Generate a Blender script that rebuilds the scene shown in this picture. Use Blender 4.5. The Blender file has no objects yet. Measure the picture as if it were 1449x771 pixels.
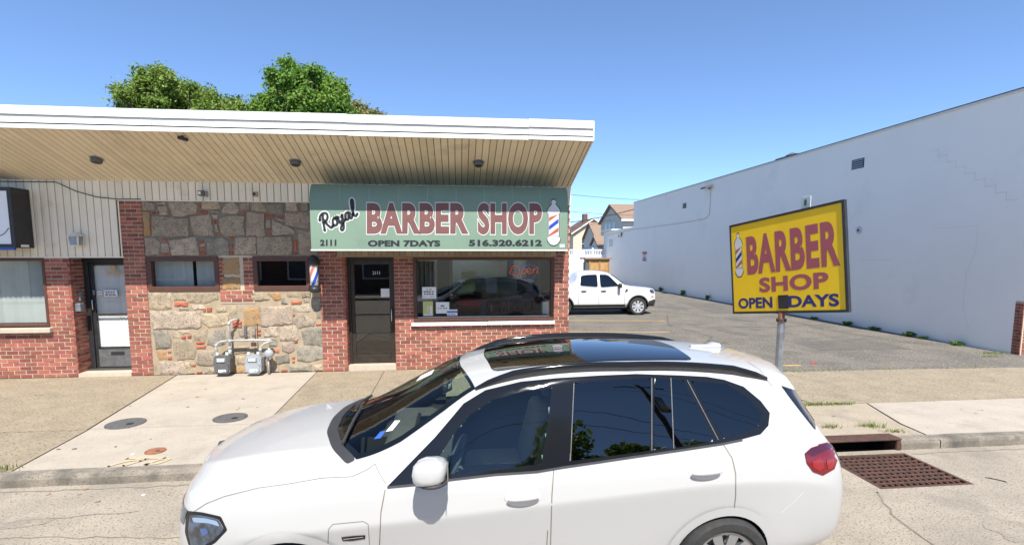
import bpy, bmesh, math, random
from mathutils import Vector, Matrix, noise as mnoise
from mathutils.bvhtree import BVHTree
from mathutils.geometry import delaunay_2d_cdt
R = math.radians
random.seed(7)
scene = bpy.context.scene
col = scene.collection

# ------------------------------------------------------------------ camera
FPX, CX, CY, YAW, PIT, CAMH = 733.0, 724.5, 385.5, R(6), R(6), 2.42
SH = 360 - CY + FPX * math.tan(PIT)
cam = bpy.data.objects.new('camera', bpy.data.cameras.new('camera'))
col.objects.link(cam)
cam.location = (0, 0, CAMH)
cam.rotation_euler = (R(90) - PIT, 0, -YAW)
cam.data.sensor_width = 36
cam.data.lens = 36 * FPX / 1449
cam.data.shift_y = SH / 1449
cam.data.clip_end = 2000
scene.camera = cam
# ------------------------------------------------------------------ sky and sun
SUN_EL, SUN_AZ = 54.5, 5.0           # azimuth: degrees to the right (minus: left) of straight behind the camera
w = bpy.data.worlds.new('World'); scene.world = w; w.use_nodes = True
nt = w.node_tree; nt.nodes.clear()
sky = nt.nodes.new('ShaderNodeTexSky'); sky.sky_type = 'NISHITA'; sky.sun_disc = False
sky.sun_elevation = R(SUN_EL)
sky.sun_rotation = R(180 - SUN_AZ)
sky.air_density = 0.62; sky.dust_density = 0.05; sky.ozone_density = 5.0; sky.altitude = 3000
bg = nt.nodes.new('ShaderNodeBackground'); bg.inputs[1].default_value = 0.15
wo = nt.nodes.new('ShaderNodeOutputWorld')
gm_ = nt.nodes.new('ShaderNodeGamma'); gm_.inputs[1].default_value = .82
hs_ = nt.nodes.new('ShaderNodeHueSaturation'); hs_.inputs['Saturation'].default_value = 1.06; hs_.inputs['Value'].default_value = .95
nt.links.new(sky.outputs[0], gm_.inputs[0]); nt.links.new(gm_.outputs[0], hs_.inputs['Color']); nt.links.new(hs_.outputs[0], bg.inputs[0]); nt.links.new(bg.outputs[0], wo.inputs[0])
sl = bpy.data.lights.new('sun', 'SUN'); sl.energy = 3.0; sl.angle = R(.53); sl.color = (1, .955, .88)
sun = bpy.data.objects.new('sun', sl); col.objects.link(sun)
sdir = Vector((math.cos(R(SUN_EL)) * math.sin(R(SUN_AZ)), -math.cos(R(SUN_EL)) * math.cos(R(SUN_AZ)), math.sin(R(SUN_EL))))
sun.rotation_euler = sdir.to_track_quat('Z', 'Y').to_euler()
sun.location = (0, -6, 30)
scene.view_settings.view_transform = 'Standard'
scene.view_settings.look = 'None'
scene.view_settings.gamma = 1
scene.view_settings.exposure = 1.47
scene.render.engine = 'CYCLES'

# ------------------------------------------------------------------ pixel helper
_F = Vector((math.sin(YAW) * math.cos(PIT), math.cos(YAW) * math.cos(PIT), -math.sin(PIT)))
_R = Vector((math.cos(YAW), -math.sin(YAW), 0)); _U = _R.cross(_F); _C = Vector((0, 0, CAMH))
def ray(x, y): return _F + _R * ((x - CX) / FPX) - _U * ((y - CY - SH) / FPX)
def P(x, y, X=None, Y=None, Z=None):
    d = ray(x, y)
    t = X / d.x if X is not None else Y / d.y if Y is not None else (Z - CAMH) / d.z
    return _C + d * t

# ------------------------------------------------------------------ materials
def mat(name, c, rough=.6, c2=None, vs=6., va=1., bump=0., bs=80., metal=0., rnd=0., isl=0., coat=0., spec=.5,
        speck=None, sps=90., spt=.6, stretch=None, dirt=None, ds=1.2, dt=.55, emit=None, es=0., trans=0., detail=5):
    """procedural material: two-tone noise, speckle, stains, per-object / per-island value jitter, fine bump"""
    m = bpy.data.materials.new(name); m.use_nodes = True
    n = m.node_tree.nodes; L = m.node_tree.links; b = n['Principled BSDF']
    b.inputs['Roughness'].default_value = rough; b.inputs['Metallic'].default_value = metal
    b.inputs['Coat Weight'].default_value = coat; b.inputs['Coat Roughness'].default_value = .04
    b.inputs['Specular IOR Level'].default_value = spec
    g = n.new('ShaderNodeNewGeometry'); pos = g.outputs['Position']
    if stretch:
        mp = n.new('ShaderNodeMapping'); mp.inputs['Scale'].default_value = stretch
        L.new(pos, mp.inputs[0]); pos = mp.outputs[0]
    def noi(sc, d=detail, ro=.6):
        t = n.new('ShaderNodeTexNoise'); t.inputs['Scale'].default_value = sc; t.inputs['Detail'].default_value = d
        t.inputs['Roughness'].default_value = ro; L.new(pos, t.inputs['Vector']); return t.outputs['Fac']
    def ramp(x, a, bb):
        r = n.new('ShaderNodeMapRange'); r.inputs[1].default_value = a; r.inputs[2].default_value = bb
        L.new(x, r.inputs[0]); return r.outputs[0]
    def mix(f, a, bb):
        x = n.new('ShaderNodeMix'); x.data_type = 'RGBA'
        if hasattr(f, 'links'): L.new(f, x.inputs[0])
        else: x.inputs[0].default_value = f
        for s, i in ((a, 6), (bb, 7)):
            if hasattr(s, 'links'): L.new(s, x.inputs[i])
            else: x.inputs[i].default_value = (*s[:3], 1)
        return x.outputs[2]
    out = c
    if c2 is not None:
        f = ramp(noi(vs), .5 - .2 / max(va, .01) * .8, .5 + .2 / max(va, .01) * .8)
        out = mix(f, c, c2)
    if speck is not None:
        out = mix(ramp(noi(sps, 2, .5), spt, spt + .06), out, speck)
    if dirt is not None:
        out = mix(ramp(noi(ds, 6, .7), dt, dt + .2), out, dirt)
    if rnd or isl:
        hs = n.new('ShaderNodeHueSaturation')
        if rnd:
            oi = n.new('ShaderNodeObjectInfo'); src = oi.outputs['Random']; am = rnd
        else: src = g.outputs['Random Per Island']; am = isl
        r = n.new('ShaderNodeMapRange'); r.inputs[3].default_value = 1 - am; r.inputs[4].default_value = 1 + am
        L.new(src, r.inputs[0]); L.new(r.outputs[0], hs.inputs['Value'])
        mm = n.new('ShaderNodeMath'); mm.operation = 'MULTIPLY'; mm.inputs[1].default_value = 7.31; L.new(src, mm.inputs[0])
        fr = n.new('ShaderNodeMath'); fr.operation = 'FRACT'; L.new(mm.outputs[0], fr.inputs[0])
        r2 = n.new('ShaderNodeMapRange'); r2.inputs[3].default_value = .5 - am * .03; r2.inputs[4].default_value = .5 + am * .03
        L.new(fr.outputs[0], r2.inputs[0]); L.new(r2.outputs[0], hs.inputs['Hue'])
        if hasattr(out, 'links'): L.new(out, hs.inputs['Color'])
        else: hs.inputs['Color'].default_value = (*out[:3], 1)
        out = hs.outputs[0]
    if hasattr(out, 'links'): L.new(out, b.inputs['Base Color'])
    else: b.inputs['Base Color'].default_value = (*out[:3], 1)
    if bump:
        bn = n.new('ShaderNodeBump'); bn.inputs['Strength'].default_value = min(1, bump); bn.inputs['Distance'].default_value = .012 * bump
        L.new(noi(bs, 4, .65), bn.inputs['Height']); L.new(bn.outputs[0], b.inputs['Normal'])
    if emit:
        b.inputs['Emission Color'].default_value = (*emit, 1); b.inputs['Emission Strength'].default_value = es
    if trans:
        tr = n.new('ShaderNodeBsdfTranslucent'); mx = n.new('ShaderNodeMixShader'); mx.inputs[0].default_value = trans
        if hasattr(out, 'links'): L.new(out, tr.inputs[0])
        else: tr.inputs[0].default_value = (*out[:3], 1)
        L.new(b.outputs[0], mx.inputs[1]); L.new(tr.outputs[0], mx.inputs[2])
        L.new(mx.outputs[0], n['Material Output'].inputs[0])
    return m

def block_relief(m, amt):
    """faint courses of painted concrete block as bump (axes: y along the wall, z up)"""
    n = m.node_tree.nodes; L = m.node_tree.links; b = n['Principled BSDF']
    g = n.new('ShaderNodeNewGeometry'); sx = n.new('ShaderNodeSeparateXYZ'); cb = n.new('ShaderNodeCombineXYZ')
    L.new(g.outputs['Position'], sx.inputs[0]); L.new(sx.outputs['Y'], cb.inputs[0]); L.new(sx.outputs['Z'], cb.inputs[1])
    t = n.new('ShaderNodeTexBrick'); t.inputs['Scale'].default_value = 1; t.inputs['Brick Width'].default_value = .4; t.inputs['Row Height'].default_value = .2
    t.inputs['Mortar Size'].default_value = .008; t.inputs['Mortar Smooth'].default_value = .8
    L.new(cb.outputs[0], t.inputs['Vector'])
    bn = n.new('ShaderNodeBump'); bn.inputs['Strength'].default_value = amt; bn.inputs['Distance'].default_value = .004; bn.invert = True
    L.new(t.outputs['Fac'], bn.inputs['Height'])
    if b.inputs['Normal'].links: L.new(b.inputs['Normal'].links[0].from_socket, bn.inputs['Normal'])
    L.new(bn.outputs[0], b.inputs['Normal'])

def glass(name, tint, ior=1.5, rough=.0, tintc=(1, 1, 1)):
    """thin pane: fresnel reflection over a tinted see-through"""
    m = bpy.data.materials.new(name); m.use_nodes = True
    n = m.node_tree.nodes; L = m.node_tree.links; n.remove(n['Principled BSDF'])
    f0 = ((ior - 1) / (ior + 1)) ** 2
    lw = n.new('ShaderNodeLayerWeight'); lw.inputs[0].default_value = .5
    pw_ = n.new('ShaderNodeMath'); pw_.operation = 'POWER'; pw_.inputs[1].default_value = 5; L.new(lw.outputs['Facing'], pw_.inputs[0])
    fr = n.new('ShaderNodeMapRange'); fr.inputs[3].default_value = f0; fr.inputs[4].default_value = 1; L.new(pw_.outputs[0], fr.inputs[0])
    tr = n.new('ShaderNodeBsdfTransparent'); tr.inputs[0].default_value = (tint * tintc[0], tint * tintc[1], tint * tintc[2], 1)
    gl = n.new('ShaderNodeBsdfGlossy'); gl.inputs['Roughness'].default_value = rough
    mx = n.new('ShaderNodeMixShader')
    L.new(fr.outputs[0], mx.inputs[0]); L.new(tr.outputs[0], mx.inputs[1]); L.new(gl.outputs[0], mx.inputs[2])
    L.new(mx.outputs[0], n['Material Output'].inputs[0])
    return m

def s2l(r, g, b): return tuple(((v / 255) / 12.92 if v < 10.3 else ((v / 255 + .055) / 1.055) ** 2.4) for v in (r, g, b))

M = {}
M['brick'] = mat('brick', (.265, .08, .054), .85, (.32, .108, .072), 9, 1, .5, 120, rnd=.33, speck=(.17, .055, .042), sps=30, spt=.63)
M['brick_stuff'] = mat('brick_stuff', (.265, .08, .054), .85, (.32, .108, .072), 9, 1, .5, 120, isl=.33, speck=(.17, .055, .042), sps=30, spt=.63)
M['brick_bit'] = mat('brick_bit', (.34, .085, .045), .85, (.42, .13, .07), 20, 1, .7, 90, rnd=.2)
M['mortar'] = mat('mortar', (.50, .42, .31), .95, (.58, .49, .37), 10, 1, .8, 150)
M['mortar_grey'] = mat('mortar_grey', (.19, .168, .13), .95, (.26, .23, .18), 10, 1, .9, 90)
M['mortar_sand'] = mat('mortar_sand', (.34, .265, .175), .95, (.40, .32, .22), 8, 1, .9, 70, dirt=(.23, .195, .145), ds=5, dt=.53)
M['stone'] = mat('stone', (.415, .335, .25), .9, (.30, .245, .185), 9, 1.5, 1., 30, rnd=.2, speck=(.175, .145, .11), sps=34, spt=.575)
M['stone_warm'] = mat('stone_warm', (.40, .315, .21), .9, (.29, .235, .16), 9, 1.5, 1., 30, rnd=.18, speck=(.18, .145, .105), sps=34, spt=.58)
M['stone_grey'] = mat('stone_grey', (.28, .25, .195), .9, (.18, .165, .13), 7, 1.5, 1., 30, rnd=.2, speck=(.36, .32, .25), sps=38, spt=.60)
M['stone_ochre'] = mat('stone_ochre', (.40, .215, .075), .9, (.33, .245, .145), 8, 1.5, 1., 30, rnd=.18, speck=(.22, .14, .08), sps=36, spt=.58)
M['stone_pink'] = mat('stone_pink', (.40, .305, .23), .9, (.29, .23, .18), 9, 1.5, 1., 30, rnd=.15, speck=(.18, .15, .12), sps=34, spt=.59)
M['white_trim'] = mat('white_trim', (.80, .80, .77), .5, (.74, .73, .69), 3, 1, .1, 40)
M['white_trim2'] = mat('white_trim2', (.74, .72, .66), .5, (.68, .66, .60), 3, 1, .2, 90)
M['soffit'] = mat('soffit', (.76, .65, .46), .45, (.70, .59, .42), 2.5, 1, .08, 30, rnd=.07, dirt=(.52, .43, .30), ds=1.5, dt=.57)
M['soffit_gap'] = mat('soffit_gap', (.10, .075, .05), .9)
M['siding'] = mat('siding', (.84, .765, .61), .5, (.78, .70, .56), 2, 1, .06, 30, rnd=.05, dirt=(.60, .53, .40), ds=2, dt=.60)
M['siding_tan'] = mat('siding_tan', (.42, .33, .22), .55, (.36, .28, .18), 4, 1, .06, 30, rnd=.12)
M['brown_frame'] = mat('brown_frame', (.105, .042, .027), .5, (.08, .033, .022), 8, 1, .1, 60)
M['dark_frame'] = mat('dark_frame', (.035, .028, .023), .35, (.05, .04, .032), 5, 1, .05, 60, metal=.3)
M['black'] = mat('black', (.018, .018, .02), .45, (.03, .03, .032), 7, 1, .05, 60)
M['black_matte'] = mat('black_matte', (.015, .015, .015), .9)
M['white_sill'] = mat('white_sill', (.78, .77, .73), .5, (.66, .64, .60), 6, 1.5, .1, 50)
M['concrete_sill'] = mat('concrete_sill', (.52, .44, .34), .85, (.45, .38, .30), 9, 1, .4, 90)
M['slab_new'] = mat('slab_new', (.415, .365, .298), .9, (.365, .32, .262), 2.2, 1, .35, 90, speck=(.265, .228, .178), sps=55, spt=.61, dirt=(.295, .257, .205), ds=1.6, dt=.54)
M['slab_agg'] = mat('slab_agg', (.335, .275, .19), .9, (.27, .223, .155), 3, 1, .9, 60, speck=(.155, .128, .09), sps=27, spt=.57, dirt=(.21, .175, .125), ds=1.4, dt=.53)
M['slab_smooth'] = mat('slab_smooth', (.37, .312, .232), .9, (.315, .265, .196), 2.5, 1, .4, 80, speck=(.205, .173, .128), sps=45, spt=.60, dirt=(.235, .198, .147), ds=1.6, dt=.53)
M['kerb'] = mat('kerb', (.28, .243, .19), .9, (.185, .162, .13), 4, 1.3, .8, 60, speck=(.13, .115, .095), sps=50, spt=.58, dirt=(.10, .092, .076), ds=2.2, dt=.46)
M['road'] = mat('road', (.37, .32, .25), .92, (.30, .26, .205), 1.6, 1, .9, 60, speck=(.19, .165, .13), sps=52, spt=.57, dirt=(.225, .196, .157), ds=1.1, dt=.53)
M['asphalt'] = mat('asphalt', (.165, .147, .119), .93, (.118, .106, .086), 1.2, 1.3, .9, 60, speck=(.33, .295, .245), sps=22, spt=.60, dirt=(.08, .073, .062), ds=.8, dt=.58)
M['ground'] = mat('ground', (.16, .15, .12), .95, (.12, .13, .08), .3, 1, .4, 10)
M['joint'] = mat('joint', (.25, .205, .15), .95, (.19, .155, .115), 9, 1)
M['crack'] = mat('crack', (.17, .145, .115), .95, (.24, .21, .17), 9, 1)
M['gum'] = mat('gum', (.16, .135, .105), .9, (.22, .19, .15), 9, 1)
M['oil'] = mat('oil', (.105, .095, .08), .8, (.145, .13, .108), 5, 1.6, .6, 60, speck=(.25, .225, .19), sps=26, spt=.62)
M['asphalt_dark'] = mat('asphalt_dark', (.135, .121, .10), .93, (.105, .095, .08), 1.5, 1.2, .9, 60, speck=(.25, .225, .19), sps=26, spt=.62)
M['tar'] = mat('tar', (.085, .08, .072), .7, (.11, .10, .09), 6, 1)
M['road_stain'] = mat('road_stain', (.27, .235, .185), .9, (.335, .29, .228), 4, 1.8, .8, 60, speck=(.19, .165, .13), sps=52, spt=.57)
M['yellow_paint'] = mat('yellow_paint', (.62, .36, .09), .8, (.42, .29, .13), 14, 1.6, .2, 100)
M['orange_spray'] = mat('orange_spray', (.52, .39, .21), .9, (.44, .37, .27), 25, 2.2)
M['white_wall'] = mat('white_wall', (.93, .895, .83), .75, (.90, .865, .80), .5, 1, .25, 14, dirt=(.82, .79, .735), ds=.45, dt=.56)
block_relief(M['white_wall'], .35)
M['grime'] = mat('grime', (.66, .65, .62), .8, (.6, .59, .55), 4, 1)
M['faint_line'] = mat('faint_line', (.80, .77, .715), .8, (.74, .715, .665), 4, 1)
M['metal_grey'] = mat('metal_grey', (.36, .38, .39), .4, (.28, .30, .31), 8, 1, .1, 80, metal=.5)
M['meter_grey'] = mat('meter_grey', (.34, .37, .39), .5, (.28, .30, .32), 12, 1, .1, 80)
M['pipe_grey'] = mat('pipe_grey', (.44, .45, .44), .5, (.33, .34, .33), 14, 1, .1, 80)
M['galv'] = mat('galv', (.33, .35, .37), .42, (.24, .25, .26), 9, 1.3, .15, 60, metal=.6)
M['rust'] = mat('rust', (.10, .042, .026), .9, (.05, .03, .024), 14, 1.4, .6, 40)
M['rust_light'] = mat('rust_light', (.33, .14, .065), .9, (.20, .09, .05), 20, 1.4, .6, 80)
M['iron'] = mat('iron', (.14, .14, .14), .6, (.10, .10, .10), 14, 1.2, .5, 90, metal=.2)
M['paper'] = mat('paper', (.78, .78, .76), .7)
M['print'] = mat('print', (.03, .03, .035), .7)
M['red_print'] = mat('red_print', (.52, .045, .03), .6)
M['blue_print'] = mat('blue_print', (.03, .10, .42), .6)
M['gold'] = mat('gold', (.62, .40, .16), .5)
M['green_print'] = mat('green_print', (.03, .22, .08), .6)
M['olive_paper'] = mat('olive_paper', (.52, .52, .18), .7)
M['blind'] = mat('blind', (.74, .76, .74), .6, (.66, .69, .68), 3, 1, rnd=.07)
M['curtain_dark'] = mat('curtain_dark', (.25, .27, .24), .8, (.18, .20, .18), 5, 1)
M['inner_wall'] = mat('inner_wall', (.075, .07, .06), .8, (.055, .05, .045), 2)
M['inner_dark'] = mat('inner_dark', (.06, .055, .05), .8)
M['mirror_dull'] = mat('mirror_dull', (.22, .23, .22), .12, metal=.9)
M['tile_a'] = mat('tile_a', (.30, .28, .24), .35, (.25, .23, .2), 5)
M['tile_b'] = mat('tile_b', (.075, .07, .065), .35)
M['wood'] = mat('wood', (.38, .22, .09), .7, (.28, .16, .065), 5, 1, .2, 30, stretch=(1, 1, .2))
M['plywood'] = mat('plywood', (.50, .30, .12), .75, (.40, .22, .08), 4, 1.2, .2, 30)
M['awning'] = mat('awning', (.185, .275, .20), .6, (.17, .25, .185), 1.6, 1, .1, 20, dirt=(.15, .22, .165), ds=2.5, dt=.58)
M['awning_seam'] = mat('awning_seam', (.24, .34, .26), .6)
M['letter_mauve'] = mat('letter_mauve', (.185, .08, .07), .6, (.16, .068, .06), 6, 1)
M['letter_white'] = mat('letter_white', (.62, .62, .60), .55)
M['letter_black'] = mat('letter_black', (.015, .02, .022), .55)
M['sign_yellow'] = mat('sign_yellow', (.93, .60, .012), .5, (.88, .555, .012), 2, 1, .05, 40, dirt=(.76, .49, .03), ds=2.5, dt=.64)
M['sign_mauve'] = mat('sign_mauve', (.36, .085, .10), .55)
M['sign_navy'] = mat('sign_navy', (.02, .025, .16), .5)
M['stripe_blue'] = mat('stripe_blue', (.02, .05, .40), .45)
M['stripe_red'] = mat('stripe_red', (.42, .09, .06), .45)
M['stripe_salmon'] = mat('stripe_salmon', (.62, .22, .14), .3, coat=.5)
M['pole_blue'] = mat('pole_blue', (.02, .09, .55), .3, coat=.5)
M['pole_white'] = mat('pole_white', (.78, .78, .76), .3, coat=.5)
M['neon_red'] = mat('neon_red', (.5, .05, .03), .4, emit=(1, .08, .05), es=.22)
M['neon_blue'] = mat('neon_blue', (.05, .05, .5), .4, emit=(.06, .08, 1), es=.4)
M['lightbox'] = mat('lightbox', (.80, .82, .84), .35)
M['paint_white'] = mat('paint_white', (.47, .47, .462), .3, (.455, .455, .447), .8, 1, coat=1.)
M['truck_white'] = mat('truck_white', (.68, .68, .68), .35, coat=.8)
M['trim_black'] = mat('trim_black', (.010, .011, .014), .08, spec=.4)
M['plastic'] = mat('plastic', (.03, .03, .032), .6, (.04, .04, .042), 12)
M['tyre'] = mat('tyre', (.022, .022, .022), .8, (.035, .034, .033), 20, 1, .3, 120)
M['rim'] = mat('rim', (.42, .43, .45), .3, metal=.8)
M['steel_wheel'] = mat('steel_wheel', (.55, .56, .57), .4, metal=.4)
M['chrome'] = mat('chrome', (.75, .76, .78), .12, metal=1.)
M['tail_red'] = mat('tail_red', (.15, .004, .008), .2, coat=.3)
M['tail_bright'] = mat('tail_bright', (.24, .010, .012), .25, coat=.3)
M['tail_dark'] = mat('tail_dark', (.055, .008, .018), .2, coat=.3)
M['lamp_lens'] = mat('lamp_lens', (.06, .09, .14), .08, (.02, .025, .03), 14, 1.4, coat=1.)
M['lamp_blue'] = mat('lamp_blue', (.05, .09, .22), .1, coat=1.)
M['lamp_sky_reflection'] = mat('lamp_sky_reflection', (.22, .30, .42), .12, coat=1.)
M['amber'] = mat('amber', (.7, .22, .03), .2, coat=1.)
M['seat'] = mat('seat', (.10, .095, .09), .6, (.13, .125, .115), 6)
M['seat_tan'] = mat('seat_tan', (.34, .25, .17), .6)
M['lining'] = mat('lining', (.06, .06, .06), .8)
M['glass_clear'] = glass('glass_clear', .93, 1.52)
M['glass_shop'] = glass('glass_shop', .74, 2.1, tintc=(.95, 1, .98))
M['glass_wind'] = glass('glass_wind', .80, 1.5, tintc=(.90, 1, .94))
M['glass_side'] = glass('glass_side', .78, 1.75, tintc=(.80, 1, .97))
M['glass_tint'] = glass('glass_tint', .035, 2.0, tintc=(.9, 1, 1))
M['glass_roof'] = glass('glass_roof', .02, 2.4, tintc=(.9, 1, 1))
M['bark'] = mat('bark', (.10, .075, .05), .95, (.06, .048, .035), 10, 1.3, .8, 40)
M['leaf'] = mat('leaf', (.14, .235, .030), .55, (.20, .28, .045), .7, 1, isl=.4, trans=.4)
M['leaf2'] = mat('leaf2', (.115, .24, .025), .55, (.18, .30, .04), .7, 1, isl=.4, trans=.4)
M['leaf_olive'] = mat('leaf_olive', (.19, .20, .06), .55, (.24, .235, .08), .7, 1, isl=.35, trans=.3)
M['weed'] = mat('weed', (.11, .21, .035), .6, (.15, .25, .05), 9, 1, isl=.4, trans=.3)
M['grass'] = mat('grass', (.16, .22, .045), .7, (.26, .27, .09), 9, 1, isl=.35, trans=.3)
M['house_cream'] = mat('house_cream', (.66, .55, .42), .7, (.60, .50, .38), 2)
M['house_grey'] = mat('house_grey', (.55, .54, .48), .7, (.5, .49, .44), 2)
M['house_white'] = mat('house_white', (.70, .68, .64), .7)
M['roof_brown'] = mat('roof_brown', (.15, .085, .06), .9, (.11, .065, .045), 6, 1, .5, 8)
M['roof_tan'] = mat('roof_tan', (.27, .185, .13), .9, (.22, .15, .105), 6, 1, .5, 8)
M['pane_dark'] = mat('pane_dark', (.05, .07, .09), .1)
M['vinyl'] = mat('vinyl', (.80, .80, .80), .5, rnd=.03)
M['tarp'] = mat('tarp', (.05, .08, .17), .6)
M['cable'] = mat('cable', (.03, .03, .03), .7)
M['opp_brick'] = mat('opp_brick', (.16, .085, .06), .9, (.12, .07, .05), 3)
M['bottle_a'] = mat('bottle_a', (.35, .12, .04), .2); M['bottle_b'] = mat('bottle_b', (.05, .12, .3), .2)
M['bottle_c'] = mat('bottle_c', (.6, .6, .58), .25); M['bottle_d'] = mat('bottle_d', (.45, .04, .05), .25)

# ------------------------------------------------------------------ mesh builder
class MB:
    def __init__(s): s.v = []; s.f = []; s.mi = []; s.cur = 0
    def add(s, vs, fs):
        o = len(s.v); s.v += [Vector(a) for a in vs]
        for f in fs: s.f.append([o + i for i in f]); s.mi.append(s.cur)
        return s
    def box(s, lo, hi, rz=0, piv=None):
        x0, y0, z0 = lo; x1, y1, z1 = hi
        vs = [Vector(p) for p in ((x0, y0, z0), (x1, y0, z0), (x1, y1, z0), (x0, y1, z0), (x0, y0, z1), (x1, y0, z1), (x1, y1, z1), (x0, y1, z1))]
        if rz:
            c = Vector(piv) if piv else (Vector(lo) + Vector(hi)) / 2; m = Matrix.Rotation(rz, 3, 'Z'); vs = [m @ (a - c) + c for a in vs]
        return s.add(vs, [(0, 3, 2, 1), (4, 5, 6, 7), (0, 1, 5, 4), (1, 2, 6, 5), (2, 3, 7, 6), (3, 0, 4, 7)])
    def cbox(s, lo, hi, b=.01):
        """box with chamfered vertical and horizontal edges"""
        bm = bmesh.new(); bmesh.ops.create_cube(bm, size=1)
        lo = Vector(lo); hi = Vector(hi); d = hi - lo; c = (lo + hi) / 2
        for q in bm.verts: q.co = Vector((q.co.x * d.x, q.co.y * d.y, q.co.z * d.z)) + c
        bmesh.ops.bevel(bm, geom=bm.edges[:], offset=min(b, min(d) * .45), segments=2, affect='EDGES', profile=.5)
        bm.verts.index_update()
        s.add([q.co.copy() for q in bm.verts], [[q.index for q in f.verts] for f in bm.faces]); bm.free(); return s
    def prism(s, pts, off):
        """polygon (3d points) extruded by vector off"""
        n = len(pts); off = Vector(off); a = [Vector(p) for p in pts]; b = [p + off for p in a]
        return s.add(a + b, [list(range(n))[::-1], list(range(n, 2 * n))] + [(i, (i + 1) % n, n + (i + 1) % n, n + i) for i in range(n)])
    def tube(s, path, r, n=8, cap=True):
        path = [Vector(p) for p in path]; rr = r if isinstance(r, (list, tuple)) else [r] * len(path)
        vs = []; up = Vector((0, 0, 1)); prev = None
        for i, p in enumerate(path):
            t = (path[min(i + 1, len(path) - 1)] - path[max(i - 1, 0)]).normalized()
            if prev is None:
                a = t.cross(up if abs(t.z) < .9 else Vector((1, 0, 0))).normalized()
            else:
                a = (prev - t * prev.dot(t)); a = a.normalized() if a.length > 1e-6 else t.orthogonal().normalized()
            prev = a; b = t.cross(a)
            for k in range(n):
                q = 2 * math.pi * k / n; vs.append(p + (a * math.cos(q) + b * math.sin(q)) * rr[i])
        fs = [(i * n + k, i * n + (k + 1) % n, (i + 1) * n + (k + 1) % n, (i + 1) * n + k) for i in range(len(path) - 1) for k in range(n)]
        if cap: fs += [list(range(n))[::-1], [(len(path) - 1) * n + k for k in range(n)]]
        return s.add(vs, fs)
    def lathe(s, prof, c=(0, 0, 0), axis='Z', n=20, cap=True):
        """prof: (radius, height) pairs about axis through c"""
        c = Vector(c); vs = []
        for r, h in prof:
            for k in range(n):
                q = 2 * math.pi * k / n; a, b = r * math.cos(q), r * math.sin(q)
                vs.append(c + Vector({'Z': (a, b, h), 'Y': (a, h, -b), 'X': (h, a, b)}[axis]))
        m = len(prof)
        fs = [(i * n + k, i * n + (k + 1) % n, (i + 1) * n + (k + 1) % n, (i + 1) * n + k) for i in range(m - 1) for k in range(n)]
        if cap: fs += [list(range(n))[::-1], [(m - 1) * n + k for k in range(n)]]
        return s.add(vs, fs)
    def quad(s, a, b, c, d): return s.add([a, b, c, d], [(0, 1, 2, 3)])
    def ball(s, c, r, n=10, sq=(1, 1, 1)):
        prof = [(math.sin(math.pi * i / n) * r + 1e-4, -math.cos(math.pi * i / n) * r) for i in range(n + 1)]
        o = len(s.v); s.lathe(prof, (0, 0, 0), 'Z', n * 2)
        for i in range(o, len(s.v)): s.v[i] = Vector((s.v[i].x * sq[0], s.v[i].y * sq[1], s.v[i].z * sq[2])) + Vector(c)
        return s
    def build(s, name, m, parent=None, smooth=False, kind=None, base=False, auto=None):
        me = bpy.data.meshes.new(name)
        c = Vector((0, 0, 0))
        if s.v:
            lo = Vector([min(v[i] for v in s.v) for i in range(3)]); hi = Vector([max(v[i] for v in s.v) for i in range(3)])
            c = (lo + hi) / 2
            if base: c.z = lo.z
        me.from_pydata([v - c for v in s.v], [], s.f)
        for x in (m if isinstance(m, (list, tuple)) else [m]): me.materials.append(M[x] if isinstance(x, str) else x)
        if any(s.mi): me.polygons.foreach_set('material_index', s.mi)
        if smooth: me.polygons.foreach_set('use_smooth', [True] * len(me.polygons))
        me.update()
        if auto is not None:
            try: me.set_sharp_from_angle(angle=R(auto))
            except Exception: pass
        o = bpy.data.objects.new(name, me); col.objects.link(o)
        if parent is not None:
            o.parent = parent; o.location = c - wloc(parent)
        else: o.location = c
        if kind: o['kind'] = kind
        return o
def wloc(o):
    p = Vector((0, 0, 0))
    while o is not None: p += o.location; o = o.parent
    return p
def thing(name, label, cat, loc=(0, 0, 0), group=None):
    o = bpy.data.objects.new(name, None); col.objects.link(o); o.location = loc; o.empty_display_size = .2
    return tag(o, label, cat, group)
def tag(o, label, cat, group=None):
    o['label'] = label; o['category'] = cat
    if group: o['group'] = group
    return o
def pempty(name, parent):
    o = bpy.data.objects.new(name, None); col.objects.link(o); o.parent = parent; o.empty_display_size = .2; return o
def struct(o): o['kind'] = 'structure'; return o
def copy_tree(o, parent=None):
    c = o.copy(); col.objects.link(c)
    if parent is not None: c.parent = parent
    for ch in [x for x in o.children]: copy_tree(ch, c)
    return c
def sheet(name, pts, z, m, parent=None, h=None):
    """flat sheet (or slab of thickness h below z) from 2d points"""
    b = MB()
    if h: b.prism([(x, y, z - h) for x, y in pts], (0, 0, h))
    else: b.add([(x, y, z) for x, y in pts], [list(range(len(pts)))])
    return b.build(name, m, parent)

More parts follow.
